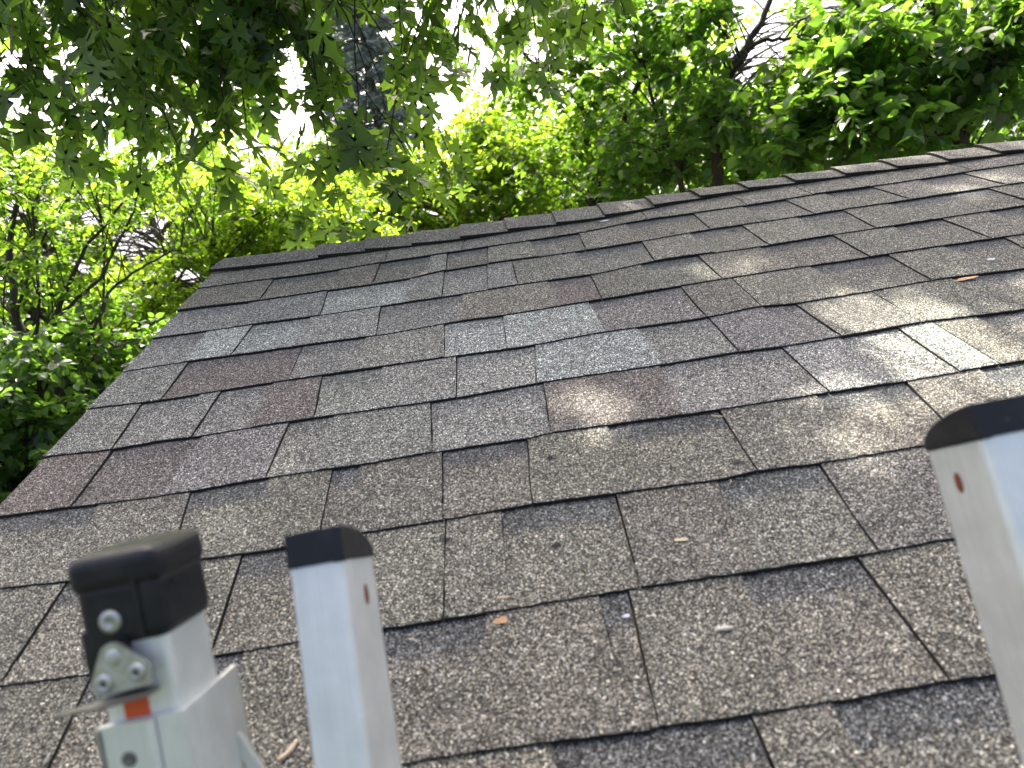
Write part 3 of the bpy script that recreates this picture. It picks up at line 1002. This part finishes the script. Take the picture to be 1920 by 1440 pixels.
MAPLE_HALF = [(0, 0), (.05, .04), (.20, -.08), (.20, .04), (.34, .08), (.10, .25), (.26, .32), (.38, .27), (.40, .38), (.56, .52),
              (.36, .48), (.34, .60), (.075, .42), (.11, .62), (.24, .66), (.13, .77), (.09, .88), (0, 1.08)]
MAPLE_LOW = [(0, 0), (.30, -.02), (.15, .27), (.53, .47), (.12, .47), (.22, .70), (0, 1.05)]
T_MAPLE = [template(MAPLE_HALF, .36, .16, .14), template(MAPLE_HALF, .36, .30, .30), template(MAPLE_HALF, .36, .06, .05)]
T_MAPLE_LOW = template(MAPLE_LOW, .36, .2, .2)
T_OVATE = [template([(0, 0), (.18, .03), (.33, .16), (.37, .34), (.27, .62), (.10, .88), (0, 1.0)], .4, .25, .15),
           template([(0, 0), (.18, .03), (.33, .16), (.37, .34), (.27, .62), (.10, .88), (0, 1.0)], .4, .45, .35)]
T_SMALL = template([(0, 0), (.27, .22), (.27, .58), (0, 1.0)], .4, .3, .2)
T_NEEDLE = (np.array([(-.5, 0, 0), (.5, 0, 0), (.35, .7, .04), (0, 1.0, 0), (-.35, .7, .04)]), np.array([(0, 1, 2), (0, 2, 4), (4, 2, 3)]))

def unit(a):
    return a / np.maximum(1e-9, np.linalg.norm(a, axis=-1, keepdims=True))

# lanes through the foliage where open sky shows, and where sun reaches the shingles
LANES = [(548, 150, 36, 50), (538, 95, 26, 36), (578, 190, 26, 26), (255, 455, 68, 44), (300, 425, 30, 26), (70, 590, 26, 20), (150, 500, 22, 20), (30, 400, 20, 20), (350, 520, 34, 20), (170, 410, 26, 20), (1440, 75, 62, 62), (1395, 120, 40, 50), (235, 60, 26, 55),
         (1010, 95, 30, 34), (835, 195, 26, 26), (90, 470, 18, 16), (940, 30, 26, 26), (1560, 12, 34, 18)]
PATCH = [(1.79, 1.20, .13, .06), (1.67, 1.17, .09, .05), (1.73, 1.46, .10, .05), (1.58, 1.45, .06, .04), (1.95, 1.42, .10, .05), (1.27, .735, .08, .025), (1.19, .605, .07, .035),
         (1.285, .50, .08, .045), (1.22, .39, .10, .055), (1.085, .375, .10, .05), (.785, .500, .055, .028),
         (1.42, .63, .09, .03), (1.95, 1.05, .12, .07), (1.10, .90, .05, .02)]

def keep_mask(p, r=.05, lanes=True, more=()):
    k = np.ones(len(p), bool)
    if lanes:
        c = (p - CAM_P) @ CAM_R
        z = np.maximum(.05, -c[:, 2])
        x, y = c[:, 0] / z * FPX + 960, 720 - c[:, 1] / z * FPX
        for (a, b, rx, ry) in LANES + list(more):
            q = ((x - a) / rx) ** 2 + ((y - b) / ry) ** 2
            k &= ~((q < RNG.uniform(.3, 1.5, len(q))) & (c[:, 2] < 0))
    rp = (p - np.array([0, 0, Z0])) @ ROOF
    sd = SUN_D @ ROOF
    t = rp[:, 2] / sd[2]
    s = rp - t[:, None] * sd
    for (u, v, ru, rv) in PATCH:
        q = ((s[:, 0] - u) / (ru + r * .85)) ** 2 + ((s[:, 1] - v) / (rv + r * .85)) ** 2
        k &= ~((q < 1) & (t > .3) & (RNG.random(len(q)) < .91))
    # nothing grows into the roof, the ladders or the climber's head
    pm = p.copy()
    pm[:, 1] = 2 * R0[1] - pm[:, 1]
    nb = ((pm - np.array([0, 0, Z0])) @ ROOF)[:, 2]
    inside = (rp[:, 2] < .06) & (nb < .06) & (rp[:, 2] > -3) & (p[:, 0] > -.35) & (p[:, 0] < LEN + .3) & (p[:, 1] > -1.6) & (p[:, 1] < yb + .3)
    k &= ~inside
    k &= np.linalg.norm(p - CAM_P, axis=1) > 1.5
    return k

class Tubes:
    def __init__(self): self.v, self.f = [], []
    def add(self, path, r0, r1, m=6):
        path = np.asarray(path, float)
        n = len(path)
        o = len(self.v)
        tan = np.gradient(path, axis=0)
        tan = unit(tan)
        ref = np.array([0.31, 0.17, 0.93]) if abs(tan[0][2]) < .8 else np.array([1.0, .1, .05])
        for i in range(n):
            a = unit(np.cross(tan[i], ref)); b = np.cross(tan[i], a)
            r = r0 + (r1 - r0) * (i / (n - 1))
            for k in range(m):
                t = 2 * math.pi * k / m
                self.v.append(path[i] + r * (math.cos(t) * a + math.sin(t) * b))
        for i in range(n - 1):
            for k in range(m):
                self.f.append((o + i * m + k, o + i * m + (k + 1) % m, o + (i + 1) * m + (k + 1) % m, o + (i + 1) * m + k))
        self.f.append(tuple(o + (n - 1) * m + k for k in range(m)))
    def build(self, name, mat, parent, origin):
        V = np.array(self.v) - origin
        return mesh(name, V, self.f, mat, parent, None, True)

class Leaves:
    def __init__(self): self.p, self.t, self.n, self.s = [], [], [], []
    def add(self, p, t, n, s):
        self.p.append(p); self.t.append(t); self.n.append(n); self.s.append(s)
    def arrays(self):
        P, T, N, S = (np.concatenate(q) for q in (self.p, self.t, self.n, self.s))
        T = unit(T)
        N = unit(N - T * np.sum(N * T, 1, keepdims=True))
        return P, T, N, S

def leaf_cloud(name, tmpl, P, T, N, S, mat, parent, origin):
    V, F = tmpl
    B = np.cross(T, N)
    m = len(V)
    out = (P - origin)[:, None, :] + S[:, None, None] * (V[None, :, 0, None] * B[:, None, :] + V[None, :, 1, None] * T[:, None, :] + V[None, :, 2, None] * N[:, None, :])
    out = out.reshape(-1, 3)
    fac = (F[None] + (np.arange(len(P)) * m)[:, None, None]).reshape(-1, 3)
    me = bpy.data.meshes.new(name)
    me.vertices.add(len(out))
    me.vertices.foreach_set('co', out.astype(np.float32).ravel())
    me.loops.add(len(fac) * 3)
    me.loops.foreach_set('vertex_index', fac.astype(np.int32).ravel())
    me.polygons.add(len(fac))
    me.polygons.foreach_set('loop_start', np.arange(0, len(fac) * 3, 3, dtype=np.int32))
    me.polygons.foreach_set('use_smooth', np.ones(len(fac), bool))
    me.materials.append(mat)
    me.update(calc_edges=True)
    return link(name, me, parent)

def template_mesh(name, tmpl, mat):
    me = bpy.data.meshes.new(name)
    me.from_pydata([tuple(map(float, v)) for v in tmpl[0]], [], [tuple(map(int, f)) for f in tmpl[1]])
    me.polygons.foreach_set('use_smooth', [True] * len(me.polygons))
    me.materials.append(mat)
    return me

def leaf_objects(tmpls, idx, P, T, N, S, mat, parent, origin):
    """the leaves one can pick apart, each an object sharing a few leaf meshes"""
    ms = [template_mesh('leaf', t, mat) for t in tmpls]
    B = np.cross(T, N)
    for q, i in enumerate(idx):
        o = bpy.data.objects.new('leaf', ms[q % len(ms)])
        COL.objects.link(o)
        o.parent = parent
        mt = Matrix.Identity(4)
        for r in range(3):
            mt[r][0], mt[r][1], mt[r][2], mt[r][3] = B[i, r] * S[i], T[i, r] * S[i], N[i, r] * S[i], P[i, r] - origin[r]
        o.matrix_basis = mt

def in_view_order(P):
    c = (P - CAM_P) @ CAM_R
    z = -c[:, 2]
    x, y = c[:, 0] / np.maximum(.05, z), c[:, 1] / np.maximum(.05, z)
    vis = (z > .3) & (np.abs(x) < .69) & (np.abs(y) < .52)
    key = np.where(vis, z, 1e6 + z)
    o = np.argsort(key)
    return o, int(vis.sum())

def bezier(a, b, c, d, n=7):
    t = np.linspace(0, 1, n)[:, None]
    return (1 - t) ** 3 * a + 3 * (1 - t) ** 2 * t * b + 3 * (1 - t) * t * t * c + t ** 3 * d

def sprout(tub, lv, c, rad, ntw, nlf, size, droop=.2, twr=.0022, updir=.25):
    """a spray: twigs out of c, leaves set alternately along each"""
    for _ in range(ntw):
        d = RNG.normal(size=3); d /= np.linalg.norm(d)
        d[2] = d[2] * .8 + updir
        L = rad * RNG.uniform(.6, 1.25)
        e = c + d * L
        mid = c + d * L * .5 + np.array([0, 0, .10 * L])
        e = e - np.array([0, 0, droop * L])
        path = bezier(c, c + (mid - c) * .66, mid, e, 5)
        tub.add(path, twr, twr * .45, 3)
        f = np.linspace(.25, 1.0, nlf) + RNG.normal(0, .03, nlf)
        f = np.clip(f, .05, 1.03)
        pp = np.stack([np.interp(f * 4, np.arange(5), path[:, k]) for k in range(3)], 1)
        td = unit(e - c)
        side = unit(np.cross(td, np.array([0, 0, 1.0])) + 1e-6)
        sg = np.where(np.arange(nlf) % 2 == 0, 1.0, -1.0)[:, None]
        t = td * .55 + side * sg * .8 + RNG.normal(0, .38, (nlf, 3)) + np.array([0, 0, -.35])
        n = np.array([0, 0, 1.0]) + RNG.normal(0, .62, (nlf, 3))
        lv.add(pp + unit(t) * size * .12, t, n, size * RNG.uniform(.62, 1.2, nlf))

def ellipsoid(c, r, n, shell=.55):
    d = unit(RNG.normal(size=(n, 3)))
    q = RNG.uniform(shell ** 3, 1, n) ** (1 / 3)
    inner = RNG.random(n) < .35
    q[inner] *= RNG.uniform(.2, 1, inner.sum())
    return c + d * q[:, None] * np.array(r)

def broadleaf(name, label, base, trunk_pts, r0, blobs, tmpls, size, mat, bark=BARK, cat='tree', group=None, ntw=7, nlf=11, rad=.32, droop=.25, own=0, lanes=True, limb_r=.016, stems=None):
    """blobs: (centre, radii, sprays). The crown is built from sprays carried by limbs off the trunk"""
    base = np.array(base, float)
    root = empty(name, base)
    tag(root, label, cat, group)
    tub, twg, lv = Tubes(), Tubes(), Leaves()
    trunks = [np.array([base] + [np.array(q, float) for q in trunk_pts])] + [np.array([np.array(q, float) for q in st]) for st in (stems or [])]
    samples = []
    for ti, tp in enumerate(trunks):
        k = np.arange(len(tp))
        tf = np.linspace(0, len(tp) - 1, 5 * len(tp))
        path = np.stack([np.interp(tf, k, tp[:, j]) for j in range(3)], 1)
        path[1:-1] += RNG.normal(0, r0 * .14, (len(path) - 2, 3))
        rr = r0 if ti == 0 else r0 * (.5 if ti < 3 else .28)
        tub.add(path, rr, rr * .35, 9)
        for i in range(len(path)):
            if i > len(path) * (.35 if ti == 0 else .2): samples.append(path[i])
    samples = np.array(samples)
    for (c, r, n) in blobs:
        for q in ellipsoid(np.array(c), r, n):
            d = np.linalg.norm((samples - q) * np.array([1, 1, 1.3]) + np.array([0, 0, .35]), axis=1)
            a = samples[np.argmin(d + RNG.uniform(0, .25, len(d)))]
            L = np.linalg.norm(q - a)
            path = bezier(a, a + (q - a) * .3 + np.array([0, 0, .22 * L]), a + (q - a) * .7 + np.array([0, 0, .16 * L]) + RNG.normal(0, .06 * L, 3), q, 8)
            lr = limb_r * min(1.6, .45 + L * .4)
            tub.add(path, lr, .0035, 5)
            sprout(twg, lv, q, rad * RNG.uniform(.75, 1.25), ntw, nlf, size, droop)
            if L > .5:
                for w in (5, 6):
                    sprout(twg, lv, path[w], rad * .8, max(2, ntw // 3), nlf, size, droop)
    P, T, N, S = lv.arrays()
    k = keep_mask(P + T * S[:, None] * .5, size * .6, lanes)
    P, T, N, S = P[k], T[k], N[k], S[k]
    tub.build('trunk', bark, root, base)
    tag(twg.build('twigs', bark, root, base), kind='stuff')
    o, nv = in_view_order(P)
    own = min(own, nv)
    if own:
        leaf_objects(tmpls, o[:own], P, T, N, S, mat, root, base)
    rest = o[own:]
    tag(leaf_cloud('crown', tmpls[0], P[rest], T[rest], N[rest], S[rest], mat, root, base), kind='stuff')
    return root

# the maple that hangs over the roof
def maple():
    base = np.array([-4.7, 2.9, 0.0])
    root = empty('maple_tree', base)
    tag(root, 'silver maple with deeply lobed leaves drooping on long twigs into the top left', 'tree')
    tub, twg, lv, lv2 = Tubes(), Tubes(), Leaves(), Leaves()
    trunk = np.array([base, base + (.05, .02, 1.6), base + (.25, -.05, 3.2), base + (.6, .1, 4.6), base + (1.0, .2, 6.2), base + (1.5, .3, 8.0)])
    tub.add(trunk, .23, .10, 12)
    limbs = [bezier(trunk[3], trunk[3] + (1.2, .3, .9), np.array([-1.2, 3.0, 6.1]), np.array([2.6, 3.3, 6.2]), 22),
             bezier(trunk[3], trunk[3] + (1.0, -.3, .8), np.array([-1.6, 2.0, 6.0]), np.array([1.2, 2.2, 6.6]), 20),
             bezier(trunk[4], trunk[4] + (1.4, .6, .8), np.array([-.5, 3.8, 7.6]), np.array([3.4, 3.6, 7.4]), 22),
             bezier(trunk[4], trunk[4] + (1.0, -.8, .7), np.array([-1.5, 2.2, 7.4]), np.array([2.4, 1.8, 7.8]), 20)]
    for lb in limbs: tub.add(lb, .085, .025, 8)
    LS = np.concatenate(limbs)
    # hanging twigs
    xs = [-120, 0, 100, 220, 330, 450, 510, 560, 600, 690, 760, 820, 870, 950, 1050, 1150]
    ys = [320, 300, 300, 320, 350, 300, 200, 160, 330, 400, 400, 320, 250, 150, 110, 60]
    r = np.random.default_rng(21)
    ends = []
    for i in range(58):
        x = r.uniform(-140, 1120) if i % 3 else r.uniform(-100, 520)
        yl = np.interp(x, xs, ys)
        y = yl * r.uniform(.25, 1.0) - (60 if i % 4 == 0 else 0)
        ends.append((x, y, r.uniform(2.0, 3.4)))
    ends += [(205, 110, 1.75), (640, 410, 2.3), (735, 405, 2.25), (800, 370, 2.4), (600, 340, 2.5), (470, 330, 2.4), (345, 300, 2.1), (250, 300, 2.2), (120, 250, 2.0), (860, 330, 2.6), (40, 180, 1.9), (515, 180, 2.3), (430, 250, 2.2), (690, 300, 2.4)]
    for (x, y, D) in ends:
        e = at(x, y, D)
        L = max(.5, (y + 260) / FPX * D + .35)
        s = e + np.array([r.normal(-.1, .34), r.normal(0, .25), L])
        j = LS[np.argmin(np.linalg.norm(LS - s, axis=1) + r.uniform(0, .3, len(LS)))]
        p1 = bezier(j, j + (s - j) * .4 + np.array([0, 0, .15]), s + np.array([0, 0, .3]), s, 8)
        twg.add(p1, .011, .0045, 5)
        p2 = bezier(s, s - np.array([0, 0, L * .35]), e + np.array([r.normal(0, .07), r.normal(0, .07), L * .35]), e, 9)
        twg.add(p2, .0045, .0014, 4)
        nodes = max(4, int(L * .8 / .085))
        f = np.linspace(.22, 1.0, nodes)
        pts = np.stack([np.interp(f * 8, np.arange(9), p2[:, q]) for q in range(3)], 1)
        for q, p in enumerate(pts):
            a = r.uniform(0, 6.28)
            tw = r.random() < .2 and q < nodes - 2
            for sg in (0, math.pi):
                out = np.array([math.cos(a + sg), math.sin(a + sg), 0])
                pet = p + out * r.uniform(.03, .07) + np.array([0, 0, r.uniform(-.05, .01)])
                twg.add([p, (p + pet) / 2 + np.array([0, 0, .006]), pet], .0011, .0008, 3)
                spots = [pet]
                if tw:
                    tip = p + out * r.uniform(.12, .22) + np.array([0, 0, -r.uniform(.05, .16)])
                    twg.add([p, (p + tip) / 2 + np.array([0, 0, .02]), tip], .0016, .0009, 3)
                    spots += [tip, tip + r.normal(0, .035, 3), tip + r.normal(0, .04, 3)]
                for sp in spots:
                    t = out * r.uniform(.3, 1.1) + np.array([0, 0, -.8]) + r.normal(0, .4, 3)
                    n = out * .9 + np.array([0, 0, .35]) + r.normal(0, .55, 3)
                    lv.add(sp[None], t[None], n[None], np.array([r.uniform(.080, .138)]))
    # the crown above, which shades the roof
    for i in range(192):
        gi, gj = i % 16, i // 16
        u, v = -.25 + (gi + RNG.uniform(0, 1)) * .225, -1.2 + (gj + RNG.uniform(0, 1)) * .27
        c = roof_pt(u, v) + SUN_D * RNG.uniform(3.4, 6.4)
        a = LS[np.argmin(np.linalg.norm(LS - c, axis=1))]
        twg.add(bezier(a, a + (c - a) * .35 + np.array([0, 0, .1]), c + np.array([0, 0, .12]), c, 6), .014, .004, 4)
        sprout(twg, lv2, c, .42, 8, 10, .115, .35)
    for c in ellipsoid(np.array([-3.6, 2.2, 7.4]), (1.8, 1.8, 1.5), 26):
        a = LS[np.argmin(np.linalg.norm(LS - c, axis=1))]
        twg.add(bezier(a, a + (c - a) * .35, c + np.array([0, 0, .12]), c, 6), .014, .004, 4)
        sprout(twg, lv2, c, .45, 7, 9, .115, .35)
    tub.build('trunk', BARK_G, root, base)
    tag(twg.build('twigs', BARK, root, base), kind='stuff')
    P, T, N, S = lv.arrays()
    k = keep_mask(P + unit(T) * S[:, None] * .5, .065, True, [(690, 120, 62, 120), (700, 225, 50, 45)])
    P, T, N, S = P[k], T[k], N[k], S[k]
    o, nv = in_view_order(P)
    leaf_objects(T_MAPLE, o[:300], P, T, N, S, LEAF_MAPLE, root, base)
    rest = o[300:]
    tag(leaf_cloud('drooping_foliage', T_MAPLE[0], P[rest], T[rest], N[rest], S[rest], LEAF_MAPLE, root, base), kind='stuff')
    P, T, N, S = lv2.arrays()
    k = keep_mask(P + T * S[:, None] * .5, .07, False)
    P, T, N, S = P[k], T[k], N[k], S[k]
    tag(leaf_cloud('crown', T_MAPLE_LOW, P, T, N, S, LEAF_MAPLE, root, base), kind='stuff')
maple()

def ground_below(p, dx=0.0, dy=0.0):
    return np.array([p[0] + dx, p[1] + dy, 0.0])

# small tree left of the gable, dark crooked stems
a = at(118, 770, 3.7)
broadleaf('crooked_tree', 'small crooked tree with dark branching stems beside the left roof edge', ground_below(a, .25, .1),
          [at(150, 880, 3.7), at(118, 775, 3.7), at(70, 690, 3.75), at(30, 600, 3.8), at(15, 480, 3.9), at(40, 330, 4.0)], .036,
          [(at(130, 400, 4.1), (.75, .55, .38), 36), (at(20, 560, 3.9), (.45, .5, .5), 20), (at(300, 350, 4.4), (.5, .5, .3), 20)],
          [T_SMALL], .043, LEAF_MID, BARK, ntw=6, nlf=13, rad=.24, limb_r=.006, stems=[[at(105, 760, 3.7), at(60, 715, 3.6), at(0, 708, 3.5), at(-120, 690, 3.4)],
          [at(90, 720, 3.72), at(100, 600, 3.8), at(150, 480, 4.0), at(230, 380, 4.1)], [at(70, 690, 3.75), at(0, 560, 3.9), at(-60, 430, 4.0)], [at(110, 768, 3.7), at(210, 540, 4.1), at(300, 480, 4.3), at(400, 440, 4.5)], [at(60, 690, 3.75), at(75, 560, 3.8), at(60, 420, 3.9), at(90, 280, 4.0)], [at(100, 600, 3.8), at(190, 520, 3.9), at(250, 400, 4.0), at(270, 260, 4.1)], [at(30, 600, 3.8), at(60, 480, 3.9), at(120, 380, 3.9)], [at(130, 800, 3.7), at(190, 640, 3.9), at(195, 480, 4.1), at(180, 330, 4.2)]])
a = at(40, 900, 3.4)
broadleaf('shrub', 'dense dark green shrub low against the left roof edge', ground_below(a), [at(50, 1000, 3.4), at(60, 900, 3.4), at(90, 800, 3.4)], .03,
          [(at(40, 800, 3.5), (.5, .5, .42), 46), (at(-60, 960, 3.2), (.45, .5, .4), 26), (at(150, 700, 4.3), (.5, .4, .4), 30)], [T_SMALL], .058, LEAF_DEEP, BARK, 'shrub', ntw=7, nlf=11, rad=.22)
a = at(420, 560, 5.6)
broadleaf('young_tree', 'airy lime green young tree rising behind the roof corner', ground_below(a), [at(420, 640, 5.6), at(400, 460, 5.7), at(380, 300, 5.8)], .06,
          [(at(400, 400, 5.7), (.75, .7, .55), 60), (at(560, 440, 5.5), (.7, .6, .4), 46), (at(260, 560, 5.4), (.5, .5, .5), 40)], [T_SMALL], .046, LEAF_LIME, BARK, ntw=7, nlf=14, rad=.28, limb_r=.008)
a = at(890, 520, 7.2)
broadleaf('lime_tree', 'sunlit yellow-green tree behind the middle of the ridge', ground_below(a), [at(890, 520, 7.2), at(880, 420, 7.2), at(870, 300, 7.3)], .09,
          [(at(870, 370, 7.0), (1.0, .7, .62), 60), (at(650, 430, 6.8), (.8, .6, .42), 36), (at(990, 300, 6.8), (.6, .6, .7), 32)], [T_SMALL], .058, LEAF_LIME, BARK_G, ntw=8, nlf=14, rad=.34)
a = at(1120, 400, 6.0)
broadleaf('slender_tree', 'mid green slender tree with arching branches right of the spruce', ground_below(a), [at(1120, 480, 6.0), at(1105, 300, 6.0), at(1070, 100, 6.0), at(1040, -120, 6.1)], .05,
          [(at(1060, 190, 5.8), (.7, .5, .65), 34), (at(1000, 20, 5.6), (.8, .5, .5), 24), (at(1180, 300, 5.6), (.55, .4, .45), 18)], [T_OVATE[0]], .054, LEAF_MID, BARK, ntw=6, nlf=12, rad=.3, limb_r=.008,
          stems=[[at(1110, 330, 6.0), at(1080, 150, 5.8), at(1000, 120, 5.7), at(940, 60, 5.6)], [at(1115, 380, 6), at(1220, 95, 5.6), at(1165, -20, 5.6)]])
a = at(1345, 330, 4.7)
broadleaf('twin_stem_tree', 'dark green ovate-leaved tree with two dark stems behind the ridge', ground_below(a), [at(1350, 420, 4.7), at(1345, 300, 4.7), at(1340, 180, 4.7), at(1375, 120, 4.7), at(1430, 40, 4.8), at(1470, -90, 4.9)], .045,
          [(at(1330, 170, 4.8), (.8, .5, .48), 34), (at(1230, 60, 4.9), (.6, .4, .4), 20), (at(1480, 200, 4.5), (.6, .4, .4), 20), (at(1250, 300, 5.2), (.7, .4, .35), 20), (at(1560, 60, 4.8), (.5, .4, .4), 12)],
          T_OVATE, .068, LEAF_DEEP, BARK, ntw=6, nlf=10, rad=.27, own=170, limb_r=.009,
          stems=[[at(1300, 430, 4.9), at(1265, 300, 4.9), at(1225, 200, 5.0), at(1190, 60, 5.1)], [at(1345, 230, 4.7), at(1372, 140, 4.6), at(1420, 78, 4.5), at(1500, 68, 4.4)]])
a = at(1800, 330, 4.2)
broadleaf('mulberry_tree', 'leafy tree with large pale-sheened leaves beyond the right end of the ridge', ground_below(a), [at(1830, 380, 4.3), at(1800, 250, 4.2), at(1760, 60, 4.2), at(1720, -120, 4.3)], .06,
          [(at(1720, 170, 4.0), (.62, .4, .42), 24), (at(1880, 90, 3.8), (.5, .4, .4), 17), (at(1640, 40, 4.3), (.55, .4, .35), 15), (at(1560, 255, 4.1), (.32, .35, .2), 11), (at(1900, 230, 4.4), (.4, .4, .3), 12)],
          T_OVATE, .076, LEAF_DEEP, BARK, ntw=6, nlf=9, rad=.28, own=230, limb_r=.010)

# spruce, far back
def spruce():
    mid = at(695, 140, 13.0)
    base = ground_below(mid)
    top = np.array([mid[0] - .05, mid[1], mid[2] + 4.2])
    root = empty('spruce_tree', base)
    tag(root, 'blue-grey spruce standing far back between the maple leaves', 'tree')
    tub, lv = Tubes(), Leaves()
    H = top[2]
    tub.add([base, base + (0, 0, H * .5), top], .16, .02, 9)
    for i in range(170):
        z = H * (.18 + .8 * (i / 170))
        f = z / H
        L = (2.0 * (1 - f) + .2) * RNG.uniform(.8, 1.1)
        a = i * 2.399 + RNG.uniform(-.2, .2)
        c = base + (top - base) * f
        d = np.array([math.cos(a), math.sin(a), -.28])
        tip = c + d * L
        path = bezier(c, c + d * L * .4 + np.array([0, 0, .05]), c + d * L * .8 + np.array([0, 0, -.12]), tip + np.array([0, 0, .06]), 6)
        tub.add(path, .018, .004, 4)
        n = int(210 * L)
        g = RNG.uniform(.12, 1.0, n)
        p = np.stack([np.interp(g * 5, np.arange(6), path[:, k]) for k in range(3)], 1)
        side = np.cross(d, (0, 0, 1.0))
        off = side * RNG.uniform(-.28, .28, n)[:, None] * (1.1 - g[:, None]) + np.array([0, 0, -1.0]) * RNG.uniform(0, .16, n)[:, None]
        p = p + off
        t = d + side * np.sign(off @ side)[:, None] * .6 + RNG.normal(0, .35, (n, 3))
        lv.add(p, t, RNG.normal(0, 1, (n, 3)), RNG.uniform(.10, .19, n))
    tub.build('trunk', BARK_G, root, base)
    P, T, N, S = lv.arrays()
    V = T_NEEDLE[0].copy(); V[:, 0] *= .34
    tag(leaf_cloud('crown', (V, T_NEEDLE[1]), P, T, N, S, NEEDLE, root, base), kind='stuff')
spruce()

# trees at the back of the garden
FAR = [(-330, 430, 10.0, 'lime', 'bushy tree at the back, farthest left'), (60, 400, 12.5, 'lime', 'bright tree at the back behind the crooked stems'),
       (300, 450, 13.5, 'mid', 'tree at the back above the roof corner'), (570, 400, 12.0, 'mid', 'leafy tree at the back between the roof corner and the spruce'), (1010, 330, 12.0, 'lime', 'yellow-green tree at the back right of the spruce'),
       (1330, 200, 11.0, 'lime', 'bright tree at the back behind the two dark stems'), (1660, 140, 11.5, 'mid', 'tall tree at the back above the right half of the ridge'),
       (2040, 60, 10.0, 'lime', 'bright tree at the back, farthest right')]
for px, py, D, kd, lab in FAR:
    c = at(px, py, D)
    b = ground_below(c)
    broadleaf('background_tree', lab, b, [c + np.array([.1, 0, -1.2]), c, c + np.array([-.2, 0, 1.2])], .13,
              [(c, (2.0, 1.3, 1.35), 95), (c + np.array([.4, -.3, -1.5]), (1.7, 1.0, .9), 50), (np.array([c[0] + .2, c[1] - .6, 1.5]), (2.0, .9, 1.15), 48)], [T_SMALL], .090, LEAF_LIME if kd == 'lime' else LEAF_MID, BARK_G, group='trees at the back of the garden', ntw=7, nlf=14, rad=.5, limb_r=.03)
